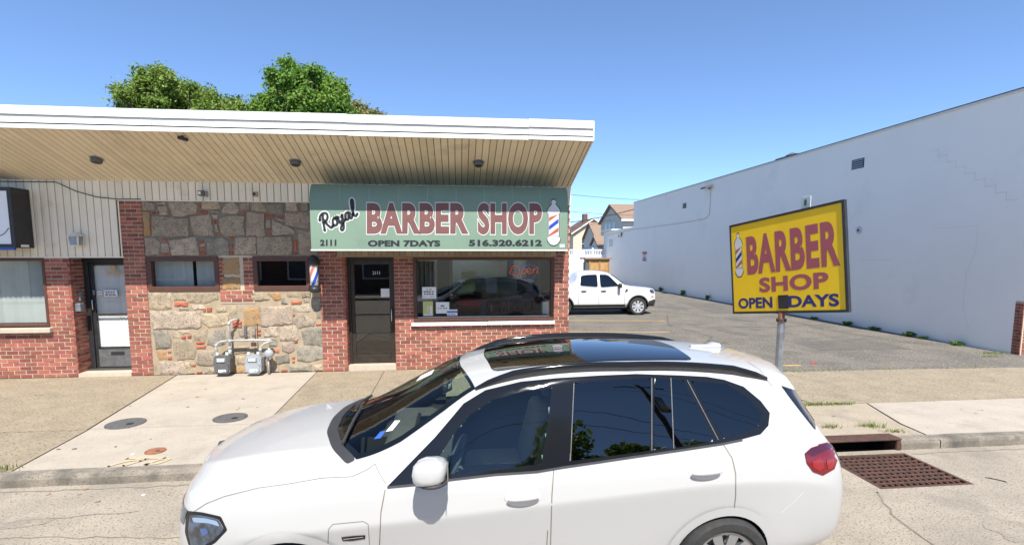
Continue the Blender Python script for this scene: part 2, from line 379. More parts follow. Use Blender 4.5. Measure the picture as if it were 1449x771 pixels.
# text as flat mesh, fitted to a box: returns list of (verts2d, faces)
_tc = {}
def text2d(body, off=0., shear=0., space=1.):
    key = (body, off, shear, space)
    if key in _tc: return _tc[key]
    cu = bpy.data.curves.new('t', 'FONT'); cu.body = body; cu.offset = off; cu.shear = shear; cu.space_character = space
    cu.fill_mode = 'FRONT'; cu.resolution_u = 4
    ob = bpy.data.objects.new('t', cu); col.objects.link(ob)
    dg = bpy.context.evaluated_depsgraph_get(); me = bpy.data.meshes.new_from_object(ob.evaluated_get(dg))
    v = [(q.co.x, q.co.y) for q in me.vertices]; f = [list(p.vertices) for p in me.polygons]
    bpy.data.objects.remove(ob); bpy.data.curves.remove(cu); bpy.data.meshes.remove(me)
    _tc[key] = (v, f); return v, f
def lettering(name, body, m, fn, box, parent, off=.02, outline=None, om='letter_white', shear=0., space=1.):
    """body fitted to box=(u0,v0,u1,v1); fn(u,v,lift) -> world point"""
    v, f = text2d(body, off, shear, space)
    x0 = min(a for a, _ in v); x1 = max(a for a, _ in v); y0 = min(b for _, b in v); y1 = max(b for _, b in v)
    sx = (box[2] - box[0]) / (x1 - x0); sy = (box[3] - box[1]) / (y1 - y0)
    mp = lambda a, b, l: fn(box[0] + (a - x0) * sx, box[1] + (b - y0) * sy, l)
    if outline:
        v2, f2 = text2d(body, off + outline, shear, space)
        MB().add([mp(a, b, .003) for a, b in v2], f2).build(name + '_outline', om, parent)
    return MB().add([mp(a, b, .005) for a, b in v], f).build(name, m, parent)
def ribbon2d(pts, w):
    """polyline -> quads with round-ish joints, 2d; returns verts, faces"""
    vs = []; fs = []
    for i, p in enumerate(pts):
        a = pts[max(i - 1, 0)]; b = pts[min(i + 1, len(pts) - 1)]
        dx, dy = b[0] - a[0], b[1] - a[1]; l = math.hypot(dx, dy) or 1
        nx, ny = -dy / l * w / 2, dx / l * w / 2
        vs += [(p[0] + nx, p[1] + ny), (p[0] - nx, p[1] - ny)]
        if i: fs.append((2 * i - 2, 2 * i - 1, 2 * i + 1, 2 * i))
    for e, q in ((pts[0], 0), (pts[-1], 0)):
        o = len(vs); k = 8
        vs += [(e[0] + math.cos(2 * math.pi * j / k) * w / 2, e[1] + math.sin(2 * math.pi * j / k) * w / 2) for j in range(k)]
        fs.append(list(range(o, o + k)))
    return vs, fs
def smooth2d(p, n=6):
    out = []
    for i in range(len(p) - 1):
        p0 = p[max(i - 1, 0)]; p1 = p[i]; p2 = p[i + 1]; p3 = p[min(i + 2, len(p) - 1)]
        for k in range(n):
            t = k / n
            out.append(tuple(.5 * (2 * p1[j] + (p2[j] - p0[j]) * t + (2 * p0[j] - 5 * p1[j] + 4 * p2[j] - p3[j]) * t * t + (3 * p1[j] - p0[j] - 3 * p2[j] + p3[j]) * t ** 3) for j in range(len(p1))))
    out.append(tuple(p[-1])); return out

# ================================================================== GROUND
ground = struct(sheet('ground', [(-400, -400), (400, -400), (400, 600), (-400, 600)], -.30, 'ground'))
GX0, GX1, GY0, GY1 = 4.58, 5.72, 4.98, 5.90          # storm drain opening
b = MB()
for x0, x1, y0, y1 in ((-60, GX0, -7, 6.02), (GX1, 60, -7, 6.02), (GX0, GX1, -7, GY0), (GX0, GX1, GY1, 6.02)):
    b.quad((x0, y0, -.13), (x1, y0, -.13), (x1, y1, -.13), (x0, y1, -.13))
road = struct(b.build('road', 'road'))
def crack(pts, w, z, parent, m='crack', jit=.02, name='crack'):
    r = random.Random(len(pts) * 7 + int(pts[0][0] * 100)); q = []
    for i in range(len(pts) - 1):
        a, c = Vector(pts[i]), Vector(pts[i + 1]); n = max(2, int((c - a).length / .12))
        for k in range(n): q.append(tuple(a.lerp(c, k / n) + Vector((r.uniform(-jit, jit), r.uniform(-jit, jit)))))
    q.append(tuple(pts[-1])); vs, fs = ribbon2d(q, w)
    vs = [(x + r.uniform(-.3, .3) * w, y + r.uniform(-.3, .3) * w) for x, y in vs]
    return MB().add([(x, y, z) for x, y in vs], fs).build(name, m, parent)
crack([(4.48, 4.9), (4.25, 4.45), (4.15, 3.9), (3.9, 3.2), (3.9, 2.0)], .022, -.126, road)
crack([(8.6, 5.5), (7.6, 4.6), (7.0, 3.6), (7.3, 2.6)], .012, -.126, road)
crack([(-9, 4.9), (-6, 4.75), (-4, 4.9), (-2.2, 4.7)], .010, -.126, road)
crack([(-9, 5.86), (-5, 5.88), (0, 5.87), (4.5, 5.87)], .02, -.1265, road)
crack([(5.8, 5.86), (8, 5.88), (13, 5.87)], .016, -.1265, road)
crack([(6.03, 5.12), (6.12, 5.0)], .03, -.1262, road, 'black_matte', .003)

def dens0(poly, sp):
    out = []
    for i in range(len(poly)):
        a, c = Vector(poly[i]), Vector(poly[(i + 1) % len(poly)]); n = max(1, int((c - a).length / sp))
        out += [tuple(a.lerp(c, k / n)) for k in range(n)]
    return out
# kerb
kerb = struct(bpy.data.objects.new('kerb', None)); col.objects.link(kerb)
xs = [-16, -12.6, -9.3, -6.2, -2.9, .3, 3.1, GX0 - .04]
xs2 = [GX1 + .04, 6.33, 9.4, 12.5, 15.6, 19]
for lst in (xs, xs2):
    for a, c in zip(lst, lst[1:]):
        prof = [(6.0, -.30), (6.0, -.045), (6.012, -.012), (6.045, .002), (6.155, .004), (6.155, -.3)]
        n = max(2, int((c - a) / .25)); bb = MB(); rr = random.Random(int(a * 10)); rows = []
        for i in range(n + 1):
            x = a + .006 + (c - a - .012) * i / n
            rows.append([(x, y + rr.uniform(-.006, .006), z + (rr.uniform(-.008, .004) if z > -.2 else 0)) for y, z in prof])
        m_ = len(prof); vs = [p for r_ in rows for p in r_]
        fs = [(i * m_ + k, i * m_ + (k + 1) % m_, (i + 1) * m_ + (k + 1) % m_, (i + 1) * m_ + k) for i in range(n) for k in range(m_)]
        fs += [list(range(m_)), [n * m_ + k for k in range(m_)][::-1]]
        bb.add(vs, fs).build('kerb_stone', 'kerb', kerb)

# sidewalk
walk = struct(sheet('sidewalk', [(-40, 6.1), (40, 6.1), (40, 11.9), (-40, 11.9)], -.016, 'joint'))
def slab(pts, m, z=0.):
    # chamfered slab with a few mm of gap
    c = Vector((sum(p[0] for p in pts) / len(pts), sum(p[1] for p in pts) / len(pts)))
    pp = []
    for p in pts:
        v = Vector(p) - c; pp.append(Vector(p) - v.normalized() * .005)
    z += random.uniform(-.004, .003)
    return sheet('paving_slab', [tuple(p) for p in pp], z, m, walk, .05)
slab([(-5.65, 10.93), (-2.93, 10.93), (-2.78, 7.6), (-5.13, 7.6)], 'slab_new')
slab([(-5.12, 7.585), (-2.78, 7.585), (-2.72, 6.165), (-5.0, 6.165)], 'slab_new')
slab([(-9.2, 10.93), (-5.67, 10.93), (-5.15, 7.57), (-9.2, 7.57)], 'slab_agg')
slab([(-9.2, 7.555), (-5.14, 7.555), (-5.02, 6.165), (-9.2, 6.165)], 'slab_agg')
for i in range(4):
    a = -9.215 - i * 3.3
    slab([(a - 3.28, 10.93), (a, 10.93), (a, 7.57), (a - 3.28, 7.57)], 'slab_agg'); slab([(a - 3.28, 7.555), (a, 7.555), (a, 6.165), (a - 3.28, 6.165)], 'slab_agg')
slab([(-2.91, 10.93), (-1.55, 10.93), (-1.5, 7.6), (-2.76, 7.6)], 'slab_agg')
slab([(-1.53, 10.93), (2.38, 10.93), (2.38, 7.6), (-1.48, 7.6)], 'slab_agg')
slab([(-2.76, 7.585), (.6, 7.585), (.6, 6.165), (-2.70, 6.165)], 'slab_smooth')
slab([(.615, 7.585), (3.9, 7.585), (3.9, 6.165), (.615, 6.165)], 'slab_smooth')
slab([(3.915, 7.60), (6.63, 7.62), (6.3, 6.62), (6.26, 6.165), (5.8, 6.165), (5.8, 6.55), (4.5, 6.55), (4.5, 6.165), (3.915, 6.165)], 'slab_smooth')
slab([(6.65, 7.62), (11.2, 7.62), (11.2, 6.165), (6.28, 6.165), (6.33, 6.62)], 'slab_new')
slab([(11.215, 7.62), (16, 7.62), (16, 6.165), (11.215, 6.165)], 'slab_smooth')
slab([(2.395, 9.9), (5.3, 9.9), (5.75, 7.635), (2.395, 7.635)], 'slab_agg')
slab([(5.32, 9.9), (10.2, 9.85), (10.4, 7.635), (5.77, 7.635)], 'slab_agg')
slab([(10.215, 9.85), (13.6, 9.72), (13.6, 7.635), (10.415, 7.635)], 'slab_agg')
slab([(13.615, 11.2), (18, 11.2), (18, 7.635), (13.615, 7.635)], 'slab_agg')
slab([(18.015, 11.2), (26, 11.2), (26, 6.165), (18.015, 6.165)], 'slab_agg')
MB().box((4.4, 6.205, -.04), (5.9, 6.56, .004)).build('paving_slab', 'slab_smooth', walk)
# sprayed utility mark on the kerb
b = MB()
for pts in ([(-4.02, 6.10), (-3.9, 6.24), (-3.7, 6.28)], [(-3.86, 6.10), (-3.74, 6.24)], [(-3.62, 6.09), (-3.55, 6.25), (-3.44, 6.26), (-3.5, 6.14), (-3.62, 6.12)], [(-3.95, 6.33), (-3.5, 6.30)]):
    v_, f_ = ribbon2d(smooth2d(pts), .05); b.add([(x, y + .08, .0042) for x, y in v_], f_)
b.build('sprayed_mark', 'orange_spray', walk)

# parking lot
lot = struct(sheet('parking_lot', [(2.3, 9.88), (13.62, 9.74), (13.62, 60), (2.3, 60)], -.004, 'asphalt', None, .2))
for (xa, ya, xb, yb) in ((3.2, 18.75, 7.55, 18.15), (3.0, 15.9, 6.6, 15.5), (2.7, 13.2, 6.6, 12.7), (6.75, 10.52, 7.48, 10.46)):
    v_, f_ = ribbon2d([(xa, ya), ((xa + xb) / 2, (ya + yb) / 2), (xb, yb)], .1)
    MB().add([(x, y, .0005) for x, y in v_], f_[:2]).build('painted_line', 'yellow_paint', lot)
crack([(3.0, 12.0), (6.0, 11.6), (9.0, 11.9), (12.5, 11.3)], .02, .0004, lot)
crack([(9.5, 11.8), (10.2, 15), (9.6, 19), (10.4, 25)], .015, .0004, lot)
b = MB()
for k in range(3): b.box((7.78 + k * .06, 10.55 + .03 * k, -.002), (7.86 + k * .06, 10.59 + .03 * k, .012), .5 * k)
tag(b.build('litter', 'red_print'), 'scrap of red litter lying on the asphalt by the sign post', 'litter')

r_ = random.Random(21)
def blob(cx_, cy_, rx, ry, z, n=14, a0=0.):
    ph = [r_.uniform(0, 6.28) for _ in range(3)]; out = []
    for k in range(n):
        a = 2 * math.pi * k / n; f = 1 + .22 * math.sin(2 * a + ph[0]) + .15 * math.sin(3 * a + ph[1]) + .1 * math.sin(5 * a + ph[2])
        u, v = rx * f * math.cos(a), ry * f * math.sin(a); out.append((cx_ + u * math.cos(a0) - v * math.sin(a0), cy_ + u * math.sin(a0) + v * math.cos(a0), z))
    return out
b = MB()
for k in range(150):
    x, y = r_.uniform(-9, 12.5), r_.uniform(6.3, 9.7); rr0 = r_.uniform(.008, .028); p_ = blob(x, y, rr0, rr0 * r_.uniform(.7, 1), .0055, 8); b.add(p_, [list(range(8))])
b.build('gum_spots', 'gum', walk, kind='stuff')
for (x, y, rx, ry) in ((8.6, 15.2, .5, .3), (10.6, 18.5, .8, .4), (7.2, 13.6, .35, .25), (11.2, 13.2, .5, .35), (9.8, 23, 1.0, .6), (8.3, 17.2, .3, .2), (6.6, 20.9, .9, .5)):
    p_ = blob(x, y, rx, ry, .0006 + .0001 * int(x), 22, r_.uniform(0, 3)); MB().add(p_, [list(range(22))]).build('oil_stain', 'oil', lot)
for pts in ([(9.2, 12.1), (11.6, 12.0), (11.7, 13.3), (10.4, 13.5), (9.3, 13.3)], [(10.6, 20.5), (12.9, 20.2), (13.0, 24.5), (11.2, 24.8)]):
    MB().add([(x + r_.uniform(-.05, .05), y + r_.uniform(-.05, .05), .0003) for x, y in dens0(pts, .3)], [list(range(len(dens0(pts, .3))))]).build('asphalt_patch', 'asphalt_dark', lot)
for pts in ([(6.0, 12.4), (7.5, 14.5), (7.2, 17), (8.4, 20)], [(12.6, 12.5), (11.8, 15.5), (12.4, 19), (11.9, 26)], [(8.5, 16.5), (10.4, 16.2), (12.9, 16.7)]): crack(pts, .028, .0009, lot, 'tar', .03, 'tar_seam')
for (x, y, rx, ry) in ((-6.6, 4.4, .5, .25), (-4.4, 5.2, .35, .18), (6.6, 4.2, .5, .3), (5.2, 4.0, .35, .2), (7.8, 5.1, .6, .2)):
    p_ = blob(x, y, rx, ry, -.1268, 20, 0); MB().add(p_, [list(range(20))]).build('oil_stain', 'road_stain', road)
crack([(-9, 5.2), (-7, 5.35), (-5.5, 5.1), (-3.2, 5.3)], .012, -.1262, road); crack([(-5.2, 5.9), (-5.0, 5.0), (-5.3, 4.0)], .010, -.1262, road)
# opposite side of the street (seen only in reflections)
owalk = struct(sheet('opposite_sidewalk', [(-60, -10.5), (60, -10.5), (60, -7), (-60, -7)], 0, 'slab_smooth', None, .28))

# ================================================================== STRIP BUILDING
FY = 10.95
bld = thing('commercial_building', 'one storey brick and stone shop building with white fascia and deep tan soffit', 'building', (-5, 11.5, 0))
def wb(name, x0, x1, z0, z1, m, y0=FY + .008, y1=FY + .22, parent=None):
    return MB().box((x0, y0, z0), (x1, y1, z1)).build(name, m, parent or bld)
brick_wall = wb('brick_wall', -2.80, -2.305, 0, 2.62, 'mortar')
wallparts = [('a', -1.31, -.92, 0, 2.62), ('b', -.92, 2.06, 0, .93), ('c', 2.06, 2.385, 0, 3.8), ('d', -6.52, -6.12, 0, 3.47),
             ('e', -7.95, -7.515, 0, 2.36), ('f', -14, -7.95, 0, .93), ('g', -4.75, -4.10, 1.44, 2.40)]
for _, x0, x1, z0, z1 in wallparts: wb('mortar_backing', x0, x1, z0, z1, 'mortar', parent=brick_wall)
MB().box((-7.62, FY + .1, 0), (-7.508, 11.5, 2.36)).build('mortar_backing', 'mortar', brick_wall)
MB().box((-2.40, FY + .1, 0), (-2.298, 11.4, 2.4)).build('mortar_backing', 'mortar', brick_wall)
wb('lintel', -14, 2.38, 2.62, 3.84, 'inner_wall', FY + .05, FY + .25)
wb('lintel', -2.30, -1.30, 2.37, 2.63, 'inner_wall', FY + .05, FY + .25)
wb('lintel', -.93, 2.07, 2.37, 2.63, 'inner_wall', FY + .05, FY + .25)
wb('lintel', -14, -6.52, 2.34, 2.63, 'inner_wall', FY + .05, FY + .25)

# --- bricks
CH, BL, MJ = .078, .198, .0155
allb = []                      # (length, centre x,y,z, rot, sx)
def bricks(x0, x1, z0, z1, y=FY, skip=None, rev=None, w=1.):
    n = int(round((z1 - z0) / CH)); ch = (z1 - z0) / n
    for i in range(n):
        z = z0 + (i + .5) * ch; x = x0 - (BL + MJ) * (.5 if i % 2 else 0)
        # header courses keep the bond alive on narrow piers
        while x < x1 - .02:
            a = max(x, x0); c = min(x + BL, x1)
            if c - a > .035:
                allb.append((c - a, (a + c) / 2, y, z, rev, ch - MJ, w))
            x += BL + MJ
Z12 = CH * 12
bricks(-2.80, -2.29, 0, CH * 32, w=1.2); bricks(-1.31, 2.385, 0, Z12, w=1.1); bricks(-1.31, -.92, Z12, CH * 32, w=1.2)
bricks(2.06, 2.385, Z12, CH * 44, w=1.2); bricks(-6.52, -6.12, 0, 3.46); bricks(-13.9, -7.5, 0, Z12, w=.95); bricks(-7.95, -7.5, Z12, CH * 30, w=1.1)
bricks(-4.75, -4.64, 1.70, 2.36); bricks(-4.28, -4.10, 1.70, 2.36); bricks(-4.75, -4.10, 1.46, 1.70)
bricks(FY + .0, 11.44, 0, 2.33, -7.5, rev='x', w=.6); bricks(FY + .0, 11.28, 0, 2.4, -2.29, rev='x', w=.6)
_bm = []
for k in range(4):
    rr = random.Random(k); bb = MB(); bb.cbox((-.5, -.5, -.5), (.5, .5, .5), .04)
    bb.v = [v + Vector((rr.uniform(-.012, .012), rr.uniform(-.05, .05), rr.uniform(-.03, .03))) for v in bb.v]
    o_ = bb.build('brick', 'brick'); _bm.append((o_.data, list(bb.v), list(bb.f))); bpy.data.objects.remove(o_)
order = sorted(range(len(allb)), key=lambda i: -(min(allb[i][0], .2) * allb[i][6] + random.uniform(0, .03)))
stuff = MB(); pw = wloc(brick_wall)
for rank, i in enumerate(order):
    ln, x, y, z, rev, h, _ = allb[i]; k = random.randrange(4)
    dep = .05; yy = y + dep / 2 + random.uniform(-.003, .003)
    c = Vector((x, yy, z)) if not rev else Vector((y - dep / 2 - random.uniform(-.003, .003), x, z))
    sx = Vector((ln, dep, h)) if not rev else Vector((dep, ln, h))
    if rank < 298:
        o_ = bpy.data.objects.new('brick', _bm[k][0]); col.objects.link(o_); o_.parent = brick_wall
        o_.location = c - pw; o_.scale = sx
    else:
        stuff.add([Vector((v.x * sx.x, v.y * sx.y, v.z * sx.z)) + c for v in _bm[k][1]], _bm[k][2])
stuff.build('brick_course', 'brick_stuff', brick_wall, kind='stuff')

# --- stone wall
stone_wall = wb('stone_wall', -6.12, -2.80, 2.36, 3.47, 'mortar_grey', FY + .02)
wb('mortar_bed', -6.12, -2.80, 0, 1.70, 'mortar_sand', FY + .02, parent=stone_wall)
wb('mortar_bed', -2.98, -2.80, 1.70, 2.37, 'mortar_grey', FY + .02, parent=stone_wall)
C1 = (180, 275, 7.707); C2 = (310, 275, 7.707); C3 = (195, 405, 5.93); C4 = (325, 405, 5.93)
ST = [
 (C1, 'stone', [(60,65),(175,65),(260,90),(305,110),(305,165),(240,180),(75,175)]),
 (C1, 'stone_ochre', [(95,210),(160,185),(245,195),(255,450),(190,455),(110,430)]),
 (C1, 'stone', [(320,85),(420,80),(430,115),(325,120)]), (C1, 'stone', [(330,128),(435,122),(445,230),(350,230)]),
 (C1, 'stone', [(440,80),(720,78),(765,120),(750,200),(640,240),(500,250),(460,150)]),
 (C1, 'stone_warm', [(815,72),(1010,85),(1015,160),(990,168),(808,160)]),
 (C1, 'stone', [(265,240),(480,240),(560,262),(670,258),(670,455),(480,460),(270,455)]),
 (C1, 'stone', [(672,245),(900,215),(920,300),(950,450),(730,445),(695,350)]),
 (C1, 'stone', [(918,180),(1000,178),(1000,205),(920,205)]), (C1, 'stone', [(920,215),(990,215),(985,265),(930,265)]),
 (C1, 'stone_warm', [(945,320),(980,320),(1005,410),(960,410)]),
 (C1, 'stone', [(112,470),(300,468),(355,520),(350,660),(160,665),(125,590)]),
 (C1, 'stone', [(365,530),(440,520),(465,580),(460,640),(365,640)]),
 (C1, 'stone', [(450,500),(740,465),(770,560),(785,665),(480,668),(465,560)]),
 (C1, 'stone', [(790,535),(850,530),(850,575),(790,575)]),
 (C1, 'stone_grey', [(855,480),(1040,470),(1100,500),(1110,665),(880,668),(865,560)]),
 (C2, 'stone', [(30,170),(75,95),(170,80),(210,140),(205,205),(180,218),(30,205)]), (C2, 'stone', [(222,90),(330,85),(335,170),(222,172)]),
 (C2, 'stone_warm', [(352,85),(440,80),(500,120),(515,190),(400,190),(350,175)]), (C2, 'stone_grey', [(515,90),(640,90),(705,100),(700,215),(530,205)]),
 (C2, 'stone', [(718,80),(870,85),(850,115),(865,180),(735,185)]), (C2, 'stone', [(890,95),(975,85),(985,180),(900,180)]),
 (C2, 'stone', [(0,260),(60,232),(200,228),(285,245),(270,330),(280,440),(190,450),(60,460),(20,420),(0,350)]),
 (C2, 'stone_pink', [(300,190),(380,195),(495,215),(500,380),(512,450),(450,470),(400,450),(295,450)]),
 (C2, 'stone', [(505,270),(560,270),(562,365),(505,365)]), (C2, 'stone', [(575,275),(640,300),(760,350),(820,390),(825,430),(620,450),(580,445)]),
 (C2, 'stone_pink', [(715,200),(860,195),(990,190),(1000,380),(850,360),(740,335),(715,300)]), (C2, 'stone', [(170,480),(240,465),(400,465),(405,650),(170,660)]),
 (C2, 'stone', [(412,470),(560,460),(790,460),(805,560),(790,665),(420,665)]), (C2, 'stone_pink', [(855,390),(1000,385),(1075,400),(1080,660),(880,665),(865,500)]),
 (C2, 'stone', [(620,262),(710,270),(712,298),(650,290)]),
 (C2, 'stone_ochre', [(30,690),(222,690),(226,880),(30,880)]), (C2, 'stone_ochre', [(36,900),(232,900),(236,1040),(36,1040)]),
 (C3, 'stone_warm', [(75,55),(270,55),(285,110),(280,190),(150,205),(90,190)]), (C3, 'stone_warm', [(295,65),(390,60),(400,120),(300,120)]),
 (C3, 'stone_warm', [(400,60),(560,55),(665,60),(670,110),(560,150),(430,140)]), (C3, 'stone', [(340,185),(420,175),(425,200),(340,205)]),
 (C3, 'stone', [(440,160),(540,155),(560,190),(470,200)]), (C3, 'stone_warm', [(655,185),(740,175),(745,215),(660,220)]),
 (C3, 'stone', [(100,215),(325,212),(330,355),(130,360),(105,290)]), (C3, 'stone', [(330,220),(520,218),(530,340),(500,355),(335,355)]),
 (C3, 'stone_warm', [(525,235),(760,235),(750,310),(690,340),(590,350),(535,300)]), (C3, 'stone_grey', [(125,375),(240,370),(275,440),(275,520),(150,525),(140,450)]),
 (C3, 'stone', [(265,400),(330,380),(355,435),(290,445)]), (C3, 'stone', [(330,375),(440,370),(450,395),(370,405)]),
 (C3, 'stone_warm', [(455,400),(580,360),(580,440),(560,480),(480,460),(455,430)]), (C3, 'stone_grey', [(590,440),(650,370),(730,370),(735,480),(650,510),(580,490)]),
 (C3, 'stone_warm', [(290,470),(380,450),(465,460),(490,520),(470,610),(330,620),(300,560)]), (C3, 'stone_ochre', [(152,540),(235,545),(240,620),(170,625)]),
 (C3, 'stone', [(540,545),(660,535),(665,660),(545,670),(495,650),(500,570)]), (C3, 'stone', [(180,640),(370,630),(395,740),(190,745)]),
 (C3, 'stone_warm', [(395,640),(440,640),(450,700),(470,740),(405,740)]), (C3, 'stone', [(560,690),(650,685),(660,740),(560,740)]),
 (C3, 'stone_warm', [(770,160),(835,165),(835,290),(790,280),(765,220)]),
 (C4, 'stone_warm', [(175,55),(310,50),(330,110),(250,125),(170,120)]), (C4, 'stone_ochre', [(315,60),(420,55),(425,115),(370,120)]),
 (C4, 'stone_warm', [(470,50),(590,50),(595,95),(480,95)]), (C4, 'stone_warm', [(600,45),(680,45),(680,90),(605,95)]),
 (C4, 'stone_grey', [(430,100),(455,90),(485,150),(430,150)]), (C4, 'stone_grey', [(685,95),(765,95),(770,180),(735,220),(700,210),(680,150)]),
 (C4, 'stone_ochre', [(110,200),(245,180),(255,330),(125,340),(115,280)]), (C4, 'stone_pink', [(260,180),(500,170),(525,310),(420,325),(265,335)]),
 (C4, 'stone', [(520,170),(660,150),(680,210),(600,225),(525,210)]), (C4, 'stone', [(545,260),(620,240),(715,290),(700,335),(570,355),(535,300)]),
 (C4, 'stone_grey', [(720,190),(775,195),(778,280),(725,275)]), (C4, 'stone', [(610,105),(675,105),(675,140),(620,140)]),
 (C4, 'stone', [(280,370),(340,335),(400,340),(400,420),(290,420)]), (C4, 'stone', [(420,350),(560,335),(585,440),(560,460),(420,455)]),
 (C4, 'stone_grey', [(600,380),(680,345),(775,350),(778,500),(620,490)]), (C4, 'stone', [(70,360),(165,355),(165,425),(80,425)]),
 (C4, 'stone', [(180,375),(220,360),(220,420),(185,425)]), (C4, 'stone_grey', [(315,440),(390,440),(400,500),(330,510)]),
 (C4, 'stone_pink', [(435,480),(530,470),(540,540),(500,565),(440,545)]), (C4, 'stone_grey', [(565,510),(700,505),(785,520),(785,610),(640,640),(570,620)]),
 (C4, 'stone_warm', [(20,510),(160,500),(160,560),(40,570)]), (C4, 'stone_grey', [(380,590),(490,570),(500,640),(390,655)]),
 (C4, 'stone_grey', [(500,675),(680,660),(680,715),(510,720)]), (C4, 'stone_ochre', [(45,675),(150,670),(155,735),(50,735)]),
 (C4, 'stone_warm', [(705,660),(790,655),(795,710),(715,715)]), (C4, 'stone_warm', [(305,600),(360,600),(365,660),(310,665)]),
 (C4, 'stone', [(320,690),(400,690),(410,730),(320,735)]), (C4, 'stone_warm', [(50,590),(125,585),(125,655),(60,655)]),
]
BB = {C1: [(262,188,310,216),(318,192,345,215),(758,179,880,209),(930,280,965,320),(975,420,1022,450),(370,486,430,512),(365,645,470,668),(775,502,832,524),(790,583,850,615),(790,632,858,662),(1108,457,1156,488),(1118,543,1148,600),(1118,615,1150,662),(764,115,798,150)],
      C2: [(228,190,285,219),(500,223,605,255),(628,235,705,258),(518,376,569,402),(528,419,570,446),(814,492,849,613),(795,636,855,659)],
      C3: [(300,132,420,169),(543,189,570,215),(575,180,621,215),(360,416,401,445),(411,410,449,438),(481,467,561,486),(484,499,570,521),(245,543,280,560),(245,588,285,617),(445,655,485,675),(491,717,540,740),(789,292,830,313),(790,325,830,348),(169,365,201,380)],
      C4: [(20,292,102,316),(20,325,102,348),(512,124,605,151),(225,358,262,382),(225,392,262,416),(525,235,545,255),(719,311,770,328),(358,533,415,555),(520,590,548,610),(520,625,546,642),(429,701,485,725),(537,460,572,478)]}
def stone_mesh(poly, m, name, proud, jit=.012, seg=.05, grow=1.):
    c2 = Vector((sum(p[0] for p in poly) / len(poly), sum(p[1] for p in poly) / len(poly)))
    poly = [tuple(c2 + (Vector(p) - c2) * grow) for p in poly]
    ring = []
    for i in range(len(poly)):
        a, c = Vector(poly[i]), Vector(poly[(i + 1) % len(poly)]); n = max(1, int((c - a).length / seg))
        for k in range(n):
            p = a.lerp(c, k / n)
            ring.append(p + Vector((random.uniform(-jit, jit), random.uniform(-jit, jit))) * .6)
    r0 = min((p - c2).length for p in ring)
    lv = [(0, FY + .035), (.004, FY + .035 - proud * .55), (.016, FY + .035 - proud), (min(.07, r0 * .5), FY + .032 - proud)]
    vs = []; n = len(ring)
    for ins, y in lv:
        for p in ring:
            d = (p - c2); q = c2 + d * max(.15, 1 - ins / max(d.length, .01))
            vs.append((q.x, y + (random.uniform(-.006, .006) if ins > .01 else 0), q.y))
    fs = []
    for l in range(3):
        fs += [(l * n + k, l * n + (k + 1) % n, (l + 1) * n + (k + 1) % n, (l + 1) * n + k) for k in range(n)]
    vs.append((c2.x, FY + .03 - proud + random.uniform(-.008, .004), c2.y))
    fs += [(3 * n + k, 3 * n + (k + 1) % n, len(vs) - 1) for k in range(n)]
    return MB().add(vs, fs).build(name, m, stone_wall, smooth=True, auto=50)
def cpoly(C, pts):
    o_ = []
    for x, y in pts:
        p = P(C[0] + x / C[2], C[1] + y / C[2], Y=FY); o_.append((min(max(p.x, -6.105), -2.81), max(p.z, .012)))
    return o_
for C, m, pts in ST: stone_mesh(cpoly(C, pts), m, 'stone', random.uniform(.03, .05) if C in (C1, C2) else random.uniform(.018, .034), grow=1.03 if C in (C1, C2) else 1.075)
for C in BB:
    for x0, y0, x1, y1 in BB[C]: stone_mesh(cpoly(C, [(x0, y0), (x1, y0), (x1, y1), (x0, y1)]), 'brick_bit', 'brick_chip', .03, .006, .06)

# --- vinyl siding
siding = wb('siding', -14, -6.52, 2.37, 3.85, 'soffit_gap', FY + .012, FY + .05)
wb('siding_backing', -6.52, 2.37, 3.46, 3.85, 'soffit_gap', FY + .012, FY + .05, parent=siding)
x = -13.8
while x < 2.3:
    z0 = 2.375 if x < -6.66 else 3.465
    MB().prism([(x + .002, FY - .002, z0), (x + .062, FY - .008, z0), (x + .118, FY - .003, z0), (x + .123, FY + .011, z0), (x - .003, FY + .011, z0)], (0, 0, 3.84 - z0)).build('siding_board', 'siding', siding)
    x += .134
MB().box((-6.52, FY - .014, 3.452), (2.39, FY + .012, 3.474)).build('siding_trim', 'siding', siding)
MB().box((-14, FY - .014, 2.355), (-6.50, FY + .012, 2.38)).build('siding_trim', 'siding', siding)
MB().box((-6.535, FY - .016, 2.38), (-6.515, FY + .012, 3.452)).build('siding_trim', 'siding', siding)
MB().box((2.34, FY - .016, 3.475), (2.40, FY + .03, 3.86)).build('siding_trim', 'siding', siding)
# tan strip over door and window
ts = wb('tan_lintel', -2.45, 2.09, 2.372, 2.50, 'soffit_gap', FY - .02, FY + .04)
x = -2.44
while x < 2.04:
    MB().box((x, FY - .028, 2.392), (min(x + .118, 2.085), FY - .02, 2.49)).build('lintel_board', 'siding_tan', ts); x += .126
MB().box((-2.46, FY - .034, 2.368), (2.10, FY + .02, 2.39)).build('lintel_trim', 'siding_tan', ts)

# --- soffit and fascia
FE = 9.12; ZI, ZO = 3.835, 4.425
soffit = MB().prism([(-14, FY, ZI + .03), (-14, FE, ZO + .03), (-14, FE, ZO + .05), (-14, FY, ZI + .05)], (16.38, 0, 0)).build('soffit', 'soffit_gap', bld)
x = -13.98; sl_ = (ZO - ZI) / (FE - FY)
while x < 2.36:
    w_ = min(.112, 2.375 - x)
    b = MB(); b.prism([(x, FY, ZI), (x + .01, FY, ZI - .006), (x + w_ - .01, FY, ZI - .006), (x + w_, FY, ZI), (x + w_, FY, ZI + .012), (x, FY, ZI + .012)], (0, FE + .034 - FY, (ZO - ZI) * (FE + .034 - FY) / (FE - FY)))
    b.build('soffit_board', 'soffit', soffit); x += .1225
fas = MB().box((-14, FE + .02, ZO - .03), (2.38, FE + .10, 4.70)).build('fascia', 'metal_grey', bld)
rr = random.Random(3); x = -14
